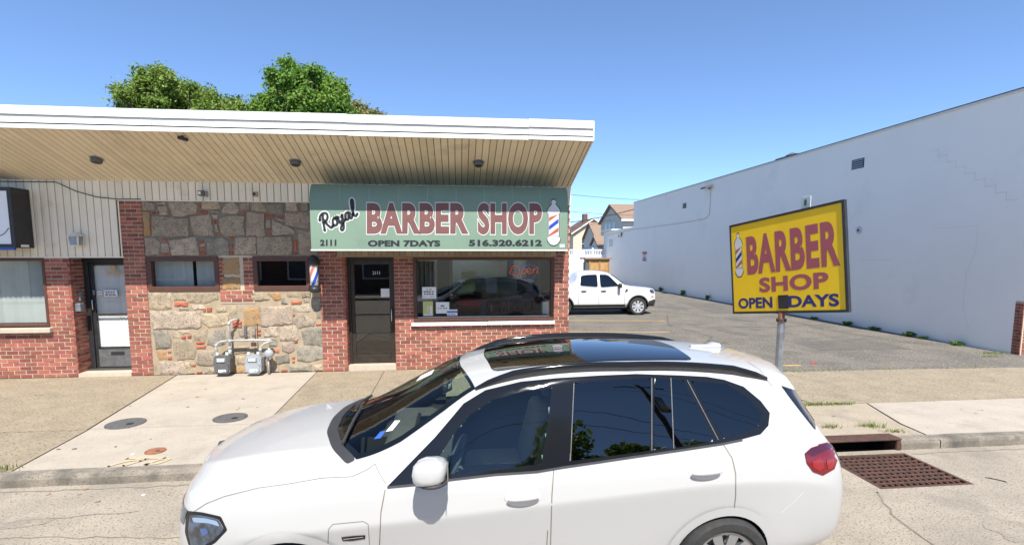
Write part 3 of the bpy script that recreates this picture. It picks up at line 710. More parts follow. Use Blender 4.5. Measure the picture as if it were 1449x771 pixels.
while x < 2.39:
    x1 = min(x + 3.05, 2.40); d = rr.uniform(-.006, .006); d2 = rr.uniform(-.006, .006)
    for z0, z1, yo, m in ((ZO - .035, ZO + .075, .0, 'white_trim'), (ZO + .086, ZO + .163, .012, 'white_trim2'), (ZO + .174, ZO + .305, -.012, 'white_trim')):
        b = MB(); y = FE + yo
        b.prism([(x + .002, y, z0 + d), (x + .002, y, z1 + d), (x + .002, y + .03, z1 + d), (x + .002, y + .03, z0 + d)], (x1 - x - .004, 0, d2 - d))
        for i in range(4, 8): pass
        b.build('fascia_board', m, fas)
    x = x1
MB().prism([(2.382, FY + .1, ZI - .03), (2.382, FE - .01, ZO - .03), (2.382, FE - .01, 4.72), (2.382, FY + .1, 4.72)], (.02, 0, 0)).build('end_fascia', 'white_trim', bld)
MB().box((-14, FE + .1, 4.55), (2.37, 26, 4.66)).build('roof', 'iron', bld)
# outer walls, floor, rooms
MB().box((2.30, FY + .23, 0), (2.38, 26, 4.55)).build('side_wall', 'opp_brick', bld)
MB().box((-14, 25.9, 0), (2.3, 26, 4.55)).build('back_wall', 'opp_brick', bld)
MB().box((-14, FY + .25, 0), (-13.9, 25.9, 4.55)).build('side_wall', 'opp_brick', bld)
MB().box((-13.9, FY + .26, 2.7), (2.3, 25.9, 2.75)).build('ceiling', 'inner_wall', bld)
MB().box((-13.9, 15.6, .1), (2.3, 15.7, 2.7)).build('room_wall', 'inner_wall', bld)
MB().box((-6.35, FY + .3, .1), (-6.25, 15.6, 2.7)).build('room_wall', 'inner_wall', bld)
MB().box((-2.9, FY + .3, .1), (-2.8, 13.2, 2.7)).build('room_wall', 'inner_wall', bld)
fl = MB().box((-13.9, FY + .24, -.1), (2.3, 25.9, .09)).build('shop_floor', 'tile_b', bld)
for i in range(7):
    for j in range(14):
        MB().box((-2.7 + i * .31, 11.3 + j * .31, .09), (-2.395 + i * .31, 11.605 + j * .31, .098)).build('floor_tile', 'tile_a' if (i + j) % 2 else 'tile_b', fl)
MB().box((-2.29, FY + .02, -.03), (-1.31, 11.28, .10)).build('door_step', 'concrete_sill', bld)
MB().box((-7.5, FY - .02, -.03), (-6.52, 11.5, .07)).build('door_step', 'concrete_sill', bld)

# --- windows
def window(x0, x1, z0, z1, fw, m, gm, y=FY - .01, gd=.06, depth=.14):
    win = pempty('window', bld)
    def pc(lo, hi): MB().cbox(lo, hi, .006).build('frame', m, win)
    win.location = Vector(((x0 + x1) / 2, y, z0)) - wloc(bld)
    pc((x0, y, z1 - fw), (x1, y + depth, z1)); pc((x0, y, z0), (x1, y + depth, z0 + fw))
    pc((x0, y + .002, z0 + fw), (x0 + fw, y + depth, z1 - fw)); pc((x1 - fw, y + .002, z0 + fw), (x1, y + depth, z1 - fw))
    b = MB(); b.quad((x0 + fw - .005, y + gd, z0 + fw - .005), (x1 - fw + .005, y + gd, z0 + fw - .005), (x1 - fw + .005, y + gd, z1 - fw + .005), (x0 + fw - .005, y + gd, z1 - fw + .005)); b.build('pane', gm, win)
    return win
wmain = window(-.92, 2.055, 1.02, 2.372, .07, 'brown_frame', 'glass_shop')
MB().box((-.845, FY + .03, 1.09), (1.98, FY + .048, 1.112)).build('pane_bead', 'siding', wmain)
w1 = window(-6.10, -4.752, 1.70, 2.37, .085, 'brown_frame', 'glass_shop', gd=.07)
w2 = window(-4.098, -2.985, 1.70, 2.37, .085, 'brown_frame', 'glass_shop', gd=.07)
wl = window(-13, -7.95, 1.02, 2.345, .05, 'brown_frame', 'glass_shop', gd=.07)
MB().cbox((-10.2, FY + .0, 1.02), (-10.12, FY + .1, 2.34), .01).build('mullion', 'dark_frame', wl)
for x0, x1 in ((-.97, .62), (.625, 2.075)):
    MB().cbox((x0, FY - .075, .925 + (.004 if x0 > 0 else 0)), (x1, FY + .05, .998 + (.004 if x0 > 0 else 0)), .012).build('sill', 'white_sill', wmain)
MB().cbox((-13, FY - .09, .90), (-7.90, FY + .04, 1.0), .015).build('sill', 'concrete_sill', wl)

# --- doors
def door(x0, x1, z0, z1, y, stile, bot, top, mid, m, gm):
    d = pempty('door', bld); d.location = Vector(((x0 + x1) / 2, y, z0)) - wloc(bld)
    for lo, hi in (((x0, y, z0), (x0 + stile, y + .05, z1)), ((x1 - stile, y, z0), (x1, y + .05, z1)),
                   ((x0 + stile, y + .002, z0), (x1 - stile, y + .048, z0 + bot)), ((x0 + stile, y + .002, z1 - top), (x1 - stile, y + .048, z1))):
        MB().cbox(lo, hi, .005).build('frame', m, d)
    MB().quad((x0 + stile, y + .02, z0 + bot), (x1 - stile, y + .02, z0 + bot), (x1 - stile, y + .02, z1 - top), (x0 + stile, y + .02, z1 - top)).build('pane', gm, d)
    if mid: MB().cbox((x0 + stile, y - .004, mid), (x1 - stile, y + .015, mid + .035), .004).build('push_bar', 'dark_frame', d)
    return d
def jamb(x0, x1, z0, z1, y, wd, m):
    for lo, hi in (((x0, y, z0), (x0 + wd, y + .09, z1)), ((x1 - wd, y, z0), (x1, y + .09, z1)), ((x0 + wd, y + .001, z1 - wd), (x1 - wd, y + .089, z1))):
        MB().cbox(lo, hi, .006).build('door_frame', m, bld)
jamb(-2.29, -1.31, .10, 2.372, 11.15, .055, 'dark_frame')
d1 = door(-2.235, -1.365, .11, 2.31, 11.18, .075, .17, .10, 1.13, 'dark_frame', 'glass_shop')
MB().tube([(-1.40, 11.17, 1.0), (-1.40, 11.13, 1.02), (-1.40, 11.13, 1.26), (-1.40, 11.17, 1.28)], .012).build('handle', 'chrome', d1, True)
jamb(-7.5, -6.52, .07, 2.345, 11.30, .09, 'black')
d2 = door(-7.41, -6.61, .08, 2.25, 11.34, .06, .42, .05, 1.18, 'black', 'glass_clear')
MB().box((-7.35, 11.332, .12), (-6.67, 11.34, .48)).build('kick_panel', 'iron', d2)
MB().cbox((-7.12, 11.325, .36), (-6.86, 11.335, .43), .004).build('mail_slot', 'black', d2)
MB().tube([(-7.38, 11.335, 1.30), (-7.38, 11.30, 1.31), (-7.38, 11.30, 1.5), (-7.38, 11.335, 1.51)], .012).build('handle', 'chrome', d2, True)
MB().cbox((-7.375, 11.33, 1.6), (-7.335, 11.342, 1.7), .003).build('lock_plate', 'galv', d2)
def flat(Y): return lambda u, v, l: Vector((u, Y - l, v))
lettering('house_number', '2109', 'gold', flat(11.354), (-7.10, 2.00, -6.83, 2.09), d2, .015)
b = MB(); b.lathe([(.035, 0), (.035, .004)], (-6.965, 11.348, 2.16), 'Y', 14); b.lathe([(.055, 0), (.055, .002)], (-6.965, 11.350, 2.16), 'Y', 6); b.build('emblem', 'gold', d2)
lettering('house_number', '2111', 'letter_white', flat(11.195), (-1.78, 2.0, -1.63, 2.07), d1, .015)
MB().cbox((-7.505, 11.12, 1.50), (-7.47, 11.2, 1.68), .005).build('intercom', 'galv', bld)
mb = tag(MB().cbox((-7.50, 10.99, 1.30), (-7.40, 11.11, 1.46), .01).build('door_keypad_box', 'galv'), 'small grey metal box on the brick reveal beside the curtained door', 'box')

# curtains and blinds
def blinds(x0, x1, z0, z1, y, label, pitch=.09, ang=.5, m='blind', seed=1):
    t = thing('vertical_blind', label, 'blind', ((x0 + x1) / 2, y, z0)); r = random.Random(seed); x = x0
    MB().box((x0, y - .02, z1), (x1, y + .02, z1 + .03)).build('headrail', 'blind', t)
    while x < x1:
        a = ang + r.uniform(-.12, .12); c, s = math.cos(a) * pitch * .56, math.sin(a) * pitch * .56
        MB().prism([(x - c, y - s, z0), (x + c, y + s, z0), (x + c, y + s + .003, z0), (x - c, y - s + .003, z0)], (0, 0, z1 - z0)).build('blind_slat', m, t)
        x += pitch
    return t
blinds(-10.0, -8.0, 1.08, 2.27, FY + .17, 'pale vertical blinds behind the big window beside the brick pier', seed=1, ang=.3)
blinds(-6.0, -5.32, 1.74, 2.30, FY + .17, 'white vertical blinds filling most of the small window by the door', seed=2, ang=.2)
blinds(-5.2, -4.86, 1.74, 2.30, FY + .17, 'narrow run of white vertical blinds past a gap in the small window', seed=3, ang=.15)
blinds(-7.33, -6.68, .52, 2.18, 11.42, 'white curtain hanging behind the glass of the black framed door', seed=4, ang=.25, pitch=.07)
blinds(-.83, -.42, 1.12, 2.28, FY + .22, 'dull grey curtain gathered at one side of the shop window', seed=5, ang=.7, m='curtain_dark')

# notices
def notice(x0, x1, z0, z1, y, label, m='paper', lines=(), head=None):
    t = thing('notice', label, 'notice', ((x0 + x1) / 2, y, z0))
    MB().box((x0, y, z0), (x1, y + .002, z1)).build('sheet', m, t)
    for (u0, u1, v, h, mm) in lines:
        MB().box((x0 + u0 * (x1 - x0), y - .0016, z0 + v * (z1 - z0)), (x0 + u1 * (x1 - x0), y - .0004, z0 + (v + h) * (z1 - z0))).build('print_line', mm, t)
    return t
def words(u0, u1, v, h, mm, n, seed):
    r = random.Random(seed); out = []; w_ = (u1 - u0) / n
    return [(u0 + i * w_, u0 + (i + r.uniform(.6, .92)) * w_, v, h, mm) for i in range(n)]
NY = FY + .038
notice(-.74, -.45, 1.50, 1.74, NY, 'white paper notice with bold lines taped high in the shop window', lines=words(.3, .7, .76, .06, 'print', 2, 1) + words(.1, .9, .54, .1, 'print', 4, 2) + words(.12, .85, .33, .1, 'print', 4, 3) + words(.05, .4, .14, .04, 'red_print', 2, 4) + words(.55, .9, .14, .04, 'green_print', 2, 5))
notice(-.73, -.52, 1.13, 1.44, NY, 'yellow green price list taped low in the shop window', 'olive_paper', lines=[(.06, .94, .04, .1, 'paper')] + [(.38, .58, .12 + k * .12, .08, 'paper') for k in range(5)] + [(.68, .9, .12 + k * .12, .08, 'paper') for k in range(5)] + [(.42, .54, .14 + k * .12, .03, 'print') for k in range(5)])
notice(-.46, -.18, 1.18, 1.42, NY, 'plain white note with two short lines taped to the shop window', lines=words(.35, .68, .62, .1, 'print', 1, 6) + words(.12, .9, .42, .06, 'print', 4, 7))
notice(-.23, -.01, 1.13, 1.26, NY - .004, 'small blue and white card in the shop window corner', lines=[(0, 1, .5, .26, 'blue_print')] + words(.1, .9, .15, .12, 'blue_print', 3, 8))
notice(1.80, 1.96, 1.14, 1.40, FY + .10, 'white card with green edge propped at the end of the shop window', lines=[(0, .18, 0, 1, 'green_print')])
notice(-1.62, -1.44, 1.52, 1.70, 11.192, 'blank white paper on the glass of the barber shop door')
notice(-7.18, -6.92, 1.56, 1.70, 11.352, 'white printed notice on the glass of the curtained door', lines=words(.15, .85, .66, .12, 'print', 4, 9) + words(.15, .85, .42, .1, 'print', 4, 10) + words(.1, .9, .18, .12, 'print', 3, 11))
notice(-7.30, -7.20, 1.60, 1.68, 11.352, 'small round topped sticker on the curtained door', lines=words(.1, .9, .4, .2, 'red_print', 2, 12))

# neon open sign
neon = thing('neon_sign', 'red neon script sign reading Open with blue dotted arc in shop window', 'neon sign', (1.5, FY + .12, 1.78))
def npx(u, v): p = P(u, v, Y=FY + .1); return p
NE = [[(727,389),(723,380),(727,376),(734,379),(735,387),(730,391),(724,388),(721,385),(726,379)], [(739,382),(736,393)], [(738,384),(742,380),(745,383),(742,387),(738,386)],
      [(746,385),(751,382),(749,379),(746,382),(748,387),(753,385)], [(755,379),(754,387)], [(755,383),(759,379),(761,382),(759,386),(763,385)]]
for st in NE: MB().tube([npx(*q) for q in smooth2d(st, 4)], .0055, 6).build('tube', 'neon_red', neon, True)
for cx_, cy_, n_, a0, a1, rx, ry in ((750, 383, 9, 200, 330, 13, 8), (745, 384, 7, 30, 140, 14, 12)):
    for k in range(n_):
        a = R(a0 + (a1 - a0) * k / (n_ - 1)); b = MB(); b.ball(npx(cx_ + rx * math.cos(a), cy_ + ry * math.sin(a)), .009, 5); b.build('bulb', 'neon_blue', neon, True)
MB().tube([P(740, 391, Y=FY + .1), P(740, 366, Y=FY + .1)], .003, 4).build('hanger', 'black', neon)

# shop interior
ctr = thing('barber_counter', 'dark counter crowded with bottles inside the shop window', 'counter', (1.2, 12.6, .09))
MB().cbox((.1, 12.3, .09), (2.2, 12.8, 1.0), .02).build('cabinet', 'inner_dark', ctr); MB().cbox((.05, 12.25, 1.0), (2.22, 12.82, 1.05), .01).build('top', 'wood', ctr)
rr = random.Random(9)
for k in range(22):
    x = .75 + k * .062; h = rr.uniform(.12, .34); y = rr.uniform(12.32, 12.6)
    b = MB(); r_ = rr.uniform(.018, .03); b.lathe([(r_, 0), (r_, h * .65), (r_ * .4, h * .8), (r_ * .4, h)], (x, y, 1.05), n=10)
    tag(b.build('bottle', rr.choice(['bottle_a', 'bottle_b', 'bottle_c', 'bottle_d', 'black'])), 'small barber bottle standing on the counter inside the window', 'bottle', 'bottles on the barber counter')
t = thing('wall_mirror', 'wide framed mirror on the back wall inside the barber shop', 'mirror', (.9, 13.0, 1.3))
MB().box((-.2, 13.02, 1.25), (2.1, 13.06, 2.35)).build('frame', 'wood', t); MB().box((-.12, 13.01, 1.32), (2.02, 13.019, 2.28)).build('glass', 'mirror_dull', t); MB().box((-.2, 13.06, .09), (2.1, 13.12, 2.4)).build('partition', 'inner_wall', t)
for k, (x, z, w_, h, m) in enumerate(((.1, 1.5, .35, .5, 'olive_paper'), (.7, 1.45, .28, .38, 'paper'), (1.5, 1.5, .4, .3, 'seat_tan'))):
    tag(MB().box((x, 12.98, z), (x + w_, 13.0, z + h)).build('poster', m), ('green poster stuck on the mirror inside the shop', 'white sheet stuck on the mirror inside the shop', 'brown card stuck on the mirror inside the shop')[k], 'poster')
t = thing('barber_chair', 'dark barber chair with red cape inside the shop', 'chair', (.35, 11.9, .09))
MB().lathe([(.28, 0), (.28, .04), (.06, .06), (.06, .45)], (.35, 11.9, .09), n=20).build('base', 'chrome', t, True)
MB().cbox((.1, 11.65, .5), (.6, 12.15, .64), .05).build('seat', 'seat', t); MB().cbox((.5, 11.68, .6), (.64, 12.12, 1.35), .05).build('backrest', 'seat', t)
b = MB(); b.ball((.3, 11.85, 1.3), .3, 8, (1.25, .5, .45)); b.build('cape', 'red_print', t, True)

# ================================================================== AWNING
AY = 9.95
aw = thing('shop_awning', 'mint green fabric awning lettered BARBER SHOP over the shop door and window', 'awning', (-.27, 10.4, 2.5))
AX0, AX1 = -2.675, 2.125
prof = [(AY + .004, 2.50), (AY, 2.60), (AY, 3.36)] + [(AY + .24 * (1 - math.cos(a)) , 3.36 + .36 * math.sin(a)) for a in [R(k) for k in (10, 22, 34, 46, 58, 70, 80, 90)]] + [(FY - .02, 3.74)]
b = MB(); nx = 48
for i in range(nx + 1):
    x = AX0 + (AX1 - AX0) * i / nx
    for (y, z) in prof: b.v.append(Vector((x, y + (.004 * math.sin(i * 1.3) if z > 3.4 else 0), z + (.004 * math.sin(i * .9) if 3.4 < z < 3.73 else 0))))
m_ = len(prof)
for i in range(nx):
    for k in range(m_ - 1): b.f.append([i * m_ + k, (i + 1) * m_ + k, (i + 1) * m_ + k + 1, i * m_ + k + 1]); b.mi.append(0)
can = b.build('canopy', 'awning', aw, True)
for xx in (AX0, AX1):
    MB().add([(xx, y, z) for y, z in prof] + [(xx, FY - .02, 2.5)], [list(range(m_ + 1))]).build('end_panel', 'awning', aw)
for k in range(1, 9):
    x = AX0 + (AX1 - AX0) * k / 9
    MB().tube([(x, y + .010, z - .010) for y, z in prof[2:-1]], .012, 6).build('rib', 'galv', aw)
    bb = MB(); pr = prof[3:-1]
    for y, z in pr: bb.v += [Vector((x - .006, y - .003, z + .004)), Vector((x + .006, y - .003, z + .004))]
    bb.f = [[2 * i, 2 * i + 1, 2 * i + 3, 2 * i + 2] for i in range(len(pr) - 1)]; bb.mi = [0] * len(bb.f); bb.build('seam', 'awning_seam', aw)
MB().box((AX0 - .01, AY - .008, 2.487), (AX1 + .01, AY + .03, 2.512)).build('bottom_bar', 'white_trim2', aw)
MB().box((AX0, FY - .05, 2.50), (AX1, FY - .03, 2.53)).build('back_bar', 'galv', aw)
for xx in (AX0 + .02, AX1 - .02): MB().box((xx - .015, AY + .03, 2.49), (xx + .015, FY - .03, 2.515)).build('side_bar', 'galv', aw)
apx = lambda u, v, l: P(u, v, Y=AY - l * .5)
lettering('lettering', 'BARBER', 'letter_mauve', apx, (519, 331, 663, 287), aw, .05, .024, space=1.07)
lettering('lettering', 'SHOP', 'letter_mauve', apx, (676, 332, 767, 287), aw, .05, .024, space=1.07)
lettering('lettering', '2111', 'letter_black', apx, (453, 348, 476, 339), aw, .055, space=1.05)
lettering('lettering', 'OPEN 7DAYS', 'letter_black', apx, (520.5, 349, 623, 340), aw, .055, space=1.05)
lettering('lettering', '516.320.6212', 'letter_black', apx, (663.5, 348.5, 767, 339), aw, .055, space=1.05)
roy = [[(.04, 0), (.10, .5), (.2, 1.0)], [(-.08, .72), (.0, .95), (.22, 1.08), (.46, .98), (.46, .72), (.3, .55), (.12, .5)], [(.2, .52), (.36, .2), (.5, .0), (.64, .1)],
       [(.9, .5), (.76, .46), (.68, .25), (.74, .06), (.9, .05), (.98, .26), (.94, .46), (.86, .5), (1.05, .44)],
       [(1.1, .5), (1.1, .22), (1.18, .06), (1.3, .14), (1.4, .5)], [(1.4, .5), (1.34, .0), (1.24, -.36), (1.1, -.42), (1.08, -.26), (1.3, -.02), (1.52, .12)],
       [(1.84, .48), (1.66, .48), (1.56, .26), (1.6, .08), (1.74, .1), (1.86, .46)], [(1.86, .46), (1.84, .14), (1.92, .04), (2.04, .18)],
       [(2.04, .18), (2.24, .62), (2.34, 1.05), (2.24, 1.12), (2.14, .7), (2.14, .2), (2.24, .05), (2.38, .16)]]
def roymap(x, y):
    x, y = x + y * .12, y; a = R(24); sc = 22.0
    return 459 + (x * math.cos(a) - y * math.sin(a)) * sc, 327 - (x * math.sin(a) + y * math.cos(a)) * sc
for nm, wd, m, l in (('lettering_outline', 6.6, 'letter_white', .003), ('lettering', 3.4, 'letter_black', .005)):
    b = MB()
    for st in roy:
        v_, f_ = ribbon2d([roymap(*q) for q in smooth2d(st, 5)], wd); b.add([apx(u, v, l) for u, v in v_], f_)
        for q in st[1:-1]:
            u0, v0 = roymap(*q)
    b.build(nm, m, aw)
def pole_graphic(fn, x0, y0, x1, y1, parent, red='stripe_red', blue='stripe_blue'):
    """upright barber pole picture in the box, y0 top, y1 bottom, printed flat"""
    W = x1 - x0; Hh = y1 - y0; cx_ = (x0 + x1) / 2
    out = [(.36, .10), (.34, .03), (.42, 0), (.58, 0), (.66, .03), (.64, .10), (.80, .15), (.95, .22), (.97, .28), (.88, .30), (.88, .82), (.97, .84), (.95, .90), (.75, .98), (.5, 1.0), (.25, .98), (.05, .90), (.03, .84), (.12, .82), (.12, .30), (.03, .28), (.05, .22), (.20, .15)]
    def pl(pts, m, l, g=0.):
        q = [(x0 + (.5 + (u - .5) * (1 + g * 2)) * W, y0 + (.5 + (v - .5) * (1 + g)) * Hh) for u, v in pts]
        r_ = delaunay_2d_cdt([Vector(p) for p in q], [], [list(range(len(q)))], 1, 1e-5)
        MB().add([fn(p.x, p.y, l) for p in r_[0]], [list(f) for f in r_[2]]).build('pole_picture', m, parent)
    pl(out, 'letter_black', .003, .05); pl(out, 'letter_white', .0045)
    def clip(a, bq):    # diagonal stripe clipped to the tube
        k = .16; pts = []
        for u in (.15, .85): pts.append((u, a - k * (u - .15) / .7))
        for u in (.85, .15): pts.append((u, bq - k * (u - .15) / .7))
        pts = [(u, min(max(v, .315), .81)) for u, v in pts]
        return pts
    st = .095
    for i in range(8):
        a = .29 + i * st
        if i % 2 == 0: continue
        m = blue if (i // 2) % 2 else red
        p_ = clip(a, a + st)
        if abs(p_[0][1] - p_[3][1]) + abs(p_[1][1] - p_[2][1]) > .01: pl(p_, m, .006)
pole_graphic(apx, 774, 283, 793, 347, aw)
MB().add([apx(u, v, .004) for u, v in ((792, 350), (799, 350), (799, 345.5), (792, 345.5))], [(0, 1, 2, 3)]).build('maker_label', 'letter_white', aw)

# ================================================================== FIXTURES ON THE FACADE
bp = thing('barber_pole', 'barber pole with spiral stripes and black caps mounted beside the shop door', 'barber pole', (-2.86, 10.76, 1.66))
c = (-2.86, 10.76)
MB().box((-2.90, 10.76, 1.78), (-2.82, FY + .02, 1.84)).build('bracket', 'black', bp); MB().box((-2.90, 10.76, 2.24), (-2.82, FY + .02, 2.30)).build('bracket', 'black', bp)
MB().lathe([(.02, 1.655), (.075, 1.66), (.115, 1.69), (.12, 1.74), (.105, 1.76), (.105, 1.80), (.09, 1.81)], (*c, 0), n=24).build('bottom_cap', 'black', bp, True, auto=40)
MB().lathe([(.09, 2.205), (.105, 2.21), (.105, 2.25), (.125, 2.262), (.125, 2.29), (.10, 2.30), (.095, 2.34), (.06, 2.39), (.02, 2.405), (.001, 2.41)], (*c, 0), n=24).build('top_cap', 'black', bp, True, auto=40)
b = MB(); nz, na = 12, 24
for i in range(nz + 1):
    z = 1.80 + .41 * i / nz
    for k in range(na):
        a = 2 * math.pi * k / na + 2.2 * i / nz + 1.75; b.v.append(Vector((c[0] + .083 * math.cos(a), c[1] + .083 * math.sin(a), z)))
for i in range(nz):
    for k in range(na):
        b.f.append([i * na + k, i * na + (k + 1) % na, (i + 1) * na + (k + 1) % na, (i + 1) * na + k]); b.mi.append((0, 0, 0, 1, 1, 1, 0, 0, 0, 2, 2, 2)[k % 12])
b.build('striped_cylinder', ['pole_white', 'stripe_salmon', 'pole_blue'], bp, True)
MB().lathe([(.092, 1.80), (.092, 2.21)], (*c, 0), n=24).build('glass_sleeve', 'glass_clear', bp, True)

# gas meters
gp = thing('gas_pipework', 'grey gas pipes with elbows fixed along the foot of the stone wall', 'pipe', (-4.3, 10.8, .3))
PY = 10.80
def pp(pts, r, nm='pipe', m='pipe_grey'): return MB().tube(pts, r, 10).build(nm, m, gp, True)
pp([(-4.43, FY, 1.12), (-4.45, 10.87, 1.12), (-4.50, PY + .02, 1.11), (-4.555, PY, 1.07), (-4.56, PY, 1.0), (-4.56, PY, .5)], .021)
pp([(-4.56, PY, .70), (-4.1, PY, .705), (-3.78, PY, .695), (-3.75, PY - .01, .66)], .023)
pp([(-4.60, PY, .70), (-4.72, PY - .02, .69), (-4.80, PY - .04, .64), (-4.81, PY - .05, .56), (-4.78, PY - .06, .47)], .021)
pp([(-4.56, PY, .52), (-4.565, PY - .02, .42)], .032)
pp([(-3.76, PY - .005, .68), (-3.88, PY - .02, .64), (-3.95, PY - .04, .58), (-3.96, PY - .06, .46)], .021)
pp([(-3.80, PY - .02, .54), (-3.80, PY - .03, .40)], .021); pp([(-3.83, PY - .02, .44), (-3.82, PY - .03, .0)], .018)
pp([(-4.07, FY, 1.02), (-4.07, PY + .05, .98), (-4.07, PY + .02, .72)], .010, m='iron')
for q in ((-4.56, PY, .70), (-4.56, PY, .56), (-4.12, PY, .705), (-3.80, PY, .697), (-4.80, PY - .04, .62), (-3.96, PY - .05, .52), (-4.555, PY, 1.05)):
    b = MB(); b.lathe([(.028, -.026), (.032, -.022), (.032, .022), (.028, .026)], q, 'X' if q[0] in (-4.12, -3.80) else 'Z', 12); b.build('coupling', 'pipe_grey', gp, True)
b = MB(); b.lathe([(.02, -.07), (.075, -.06), (.09, -.02), (.09, .02), (.06, .05), (.02, .07)], (-3.80, PY - .04, .43), 'Y', 16); b.build('regulator', 'meter_grey', gp, True)
MB().cbox((-4.15, PY - .02, .58), (-4.05, PY + .02, .66), .01).build('valve', 'rust', gp)
MB().tube([(-4.30, FY - .005, .98), (-4.30, FY - .02, .75)], .03, 8).build('bracket', 'iron', gp)
def meter(x, y, label, dark):
    m = 'iron' if dark else 'meter_grey'
    t = thing('gas_meter', label, 'gas meter', (x, y, .03), 'gas meters on the stone wall')
    b = MB(); w_ = .155
    prof = [(-w_, .20), (-w_ * .96, .10), (-w_ * .55, .04), (w_ * .55, .04), (w_ * .96, .10), (w_, .20), (w_, .36), (w_ * .8, .42), (-w_ * .8, .42), (-w_, .36)]
    b.prism([(x + u, y - .075, v) for u, v in prof], (0, .17, 0)); b.build('case', m, t)
    b = MB(); b.prism([(x + u * .84, y - .098, .215 + (v - .215) * .82) for u, v in prof], (0, .022, 0)); b.build('front_cover', m, t)
    b = MB(); b.cbox((x - .09, y - .118, .30), (x + .09, y - .095, .385), .012); b.build('index_box', 'metal_grey', t)
    b = MB(); b.box((x - .065, y - .1205, .315), (x + .06, y - .119, .37)); b.build('dial_plate', 'paper', t)
    b = MB(); b.box((x - .06, y - .1005, .10), (x + .08, y - .099, .15)); b.build('label_plate', 'paper', t)
    b = MB(); b.box((x + .02, y - .1025, .105), (x + .07, y - .101, .118)); b.build('label_print', 'green_print', t)
    for dx in (-.10, .08):
        b = MB(); b.lathe([(.036, 0), (.036, .03), (.03, .035), (.03, .07)], (x + dx, y - .01, .415), n=12); b.build('inlet_nut', 'pipe_grey', t, True)
    b = MB(); b.cbox((x - .05, y - .03, .0), (x + .05, y + .05, .05), .01); b.build('foot', 'iron', t)
    b = MB(); b.lathe([(.09, 0), (.08, .03), (.02, .04)], (x + .11, y - .02, .25), 'X', 14); b.build('diaphragm_cap', m, t, True)
meter(-4.67, 10.73, 'dark grey gas meter under the tall riser pipe at the stone wall', True)
meter(-4.07, 10.71, 'blue grey gas meter with oval badge beside the round regulator', False)

# wall lantern
t = thing('wall_lantern', 'small white carriage lantern on the pale siding beside the door', 'lantern', (-7.27, 10.86, 2.57))
x, y = -7.27, 10.84
MB().box((x - .05, 10.93, 2.66), (x + .05, FY - .005, 2.78)).build('back_plate', 'white_trim2', t)
b = MB(); b.add([(x - .11, y - .11, 2.76), (x + .11, y - .11, 2.76), (x + .11, y + .1, 2.76), (x - .11, y + .1, 2.76), (x - .04, y - .04, 2.83), (x + .04, y - .04, 2.83), (x + .04, y + .04, 2.83), (x - .04, y + .04, 2.83)], [(0, 1, 5, 4), (1, 2, 6, 5), (2, 3, 7, 6), (3, 0, 4, 7), (4, 5, 6, 7), (3, 2, 1, 0)]); b.build('cap', 'white_trim2', t)
for sx in (-1, 1):
    for sy in (-1, 1): MB().prism([(x + sx * .09 - .01, y + sy * .085 - .01, 2.76), (x + sx * .09 + .01, y + sy * .085 - .01, 2.76), (x + sx * .09 + .01, y + sy * .085 + .01, 2.76), (x + sx * .09 - .01, y + sy * .085 + .01, 2.76)], (-sx * .02, -sy * .02, -.17)).build('post', 'white_trim2', t)
MB().box((x - .075, y - .07, 2.60), (x + .075, y + .07, 2.755)).build('pane', 'metal_grey', t); MB().box((x - .08, y - .075, 2.575), (x + .08, y + .075, 2.598)).build('base', 'white_trim2', t)

# light box sign
t = thing('light_box_sign', 'blank white light box sign in black frame on the pale siding', 'sign', (-9.4, 10.7, 2.56))
X1 = -8.08
MB().cbox((-11.2, 10.52, 2.54), (X1, FY - .015, 3.64), .01).build('cabinet', 'black', t)
MB().box((-11.13, 10.512, 2.61), (X1 - .07, 10.52, 3.57)).build('face', 'lightbox', t)
for lo, hi in (((-11.2, 10.505, 3.57), (X1, 10.52, 3.64)), ((-11.2, 10.505, 2.54), (X1, 10.52, 2.61)), ((X1 - .07, 10.505, 2.61), (X1, 10.52, 3.57)), ((-11.2, 10.505, 2.61), (-11.13, 10.52, 3.57))): MB().box(lo, hi).build('frame', 'black', t)
MB().box((-8.082, 10.62, 2.555), (-8.074, 10.80, 2.60)).build('maker_plate', 'paper', t)
MB().tube([(-8.5, 10.508, 2.62), (-8.4, 10.506, 2.72), (-8.25, 10.508, 2.80), (-8.17, 10.508, 2.9)], .006, 5).build('cable', 'cable', t)
MB().box((-10.6, 10.5, 2.50), (-8.1, 10.54, 2.545)).build('name_strip', 'blue_print', t)
w_ = MB().tube([(-13, FY - .02, 3.76), (-9, FY - .022, 3.79), (-7.6, FY - .022, 3.79), (-7.25, FY - .022, 3.62), (-6.9, FY - .022, 3.52), (-6.5, FY - .022, 3.48), (-6.1, FY - .022, 3.485)], .008, 5).build('wall_cable', 'cable')
tag(w_, 'black cable drooping across the pale siding under the soffit', 'cable')

# small boxes on the siding strip
t = thing('flood_lamp', 'small dark security lamp with square lens on the siding over stones', 'lamp', (-4.94, 10.85, 3.55))
MB().cbox((-5.00, 10.80, 3.555), (-4.88, FY - .008, 3.655), .012).build('housing', 'iron', t); MB().box((-4.985, 10.795, 3.575), (-4.935, 10.80, 3.635)).build('lens', 'paper', t); MB().cbox((-4.885, 10.84, 3.54), (-4.86, FY - .005, 3.65), .005).build('bracket', 'metal_grey', t)
t = thing('alarm_box', 'tan box with round black eye on the siding over stones', 'sensor', (-3.96, 10.9, 3.55))
MB().cbox((-4.02, 10.89, 3.555), (-3.92, FY - .008, 3.65), .01).build('housing', 'siding_tan', t); MB().lathe([(.022, 0), (.03, .01), (.03, .02)], (-3.98, 10.872, 3.605), 'Y', 14).build('eye', 'black', t)

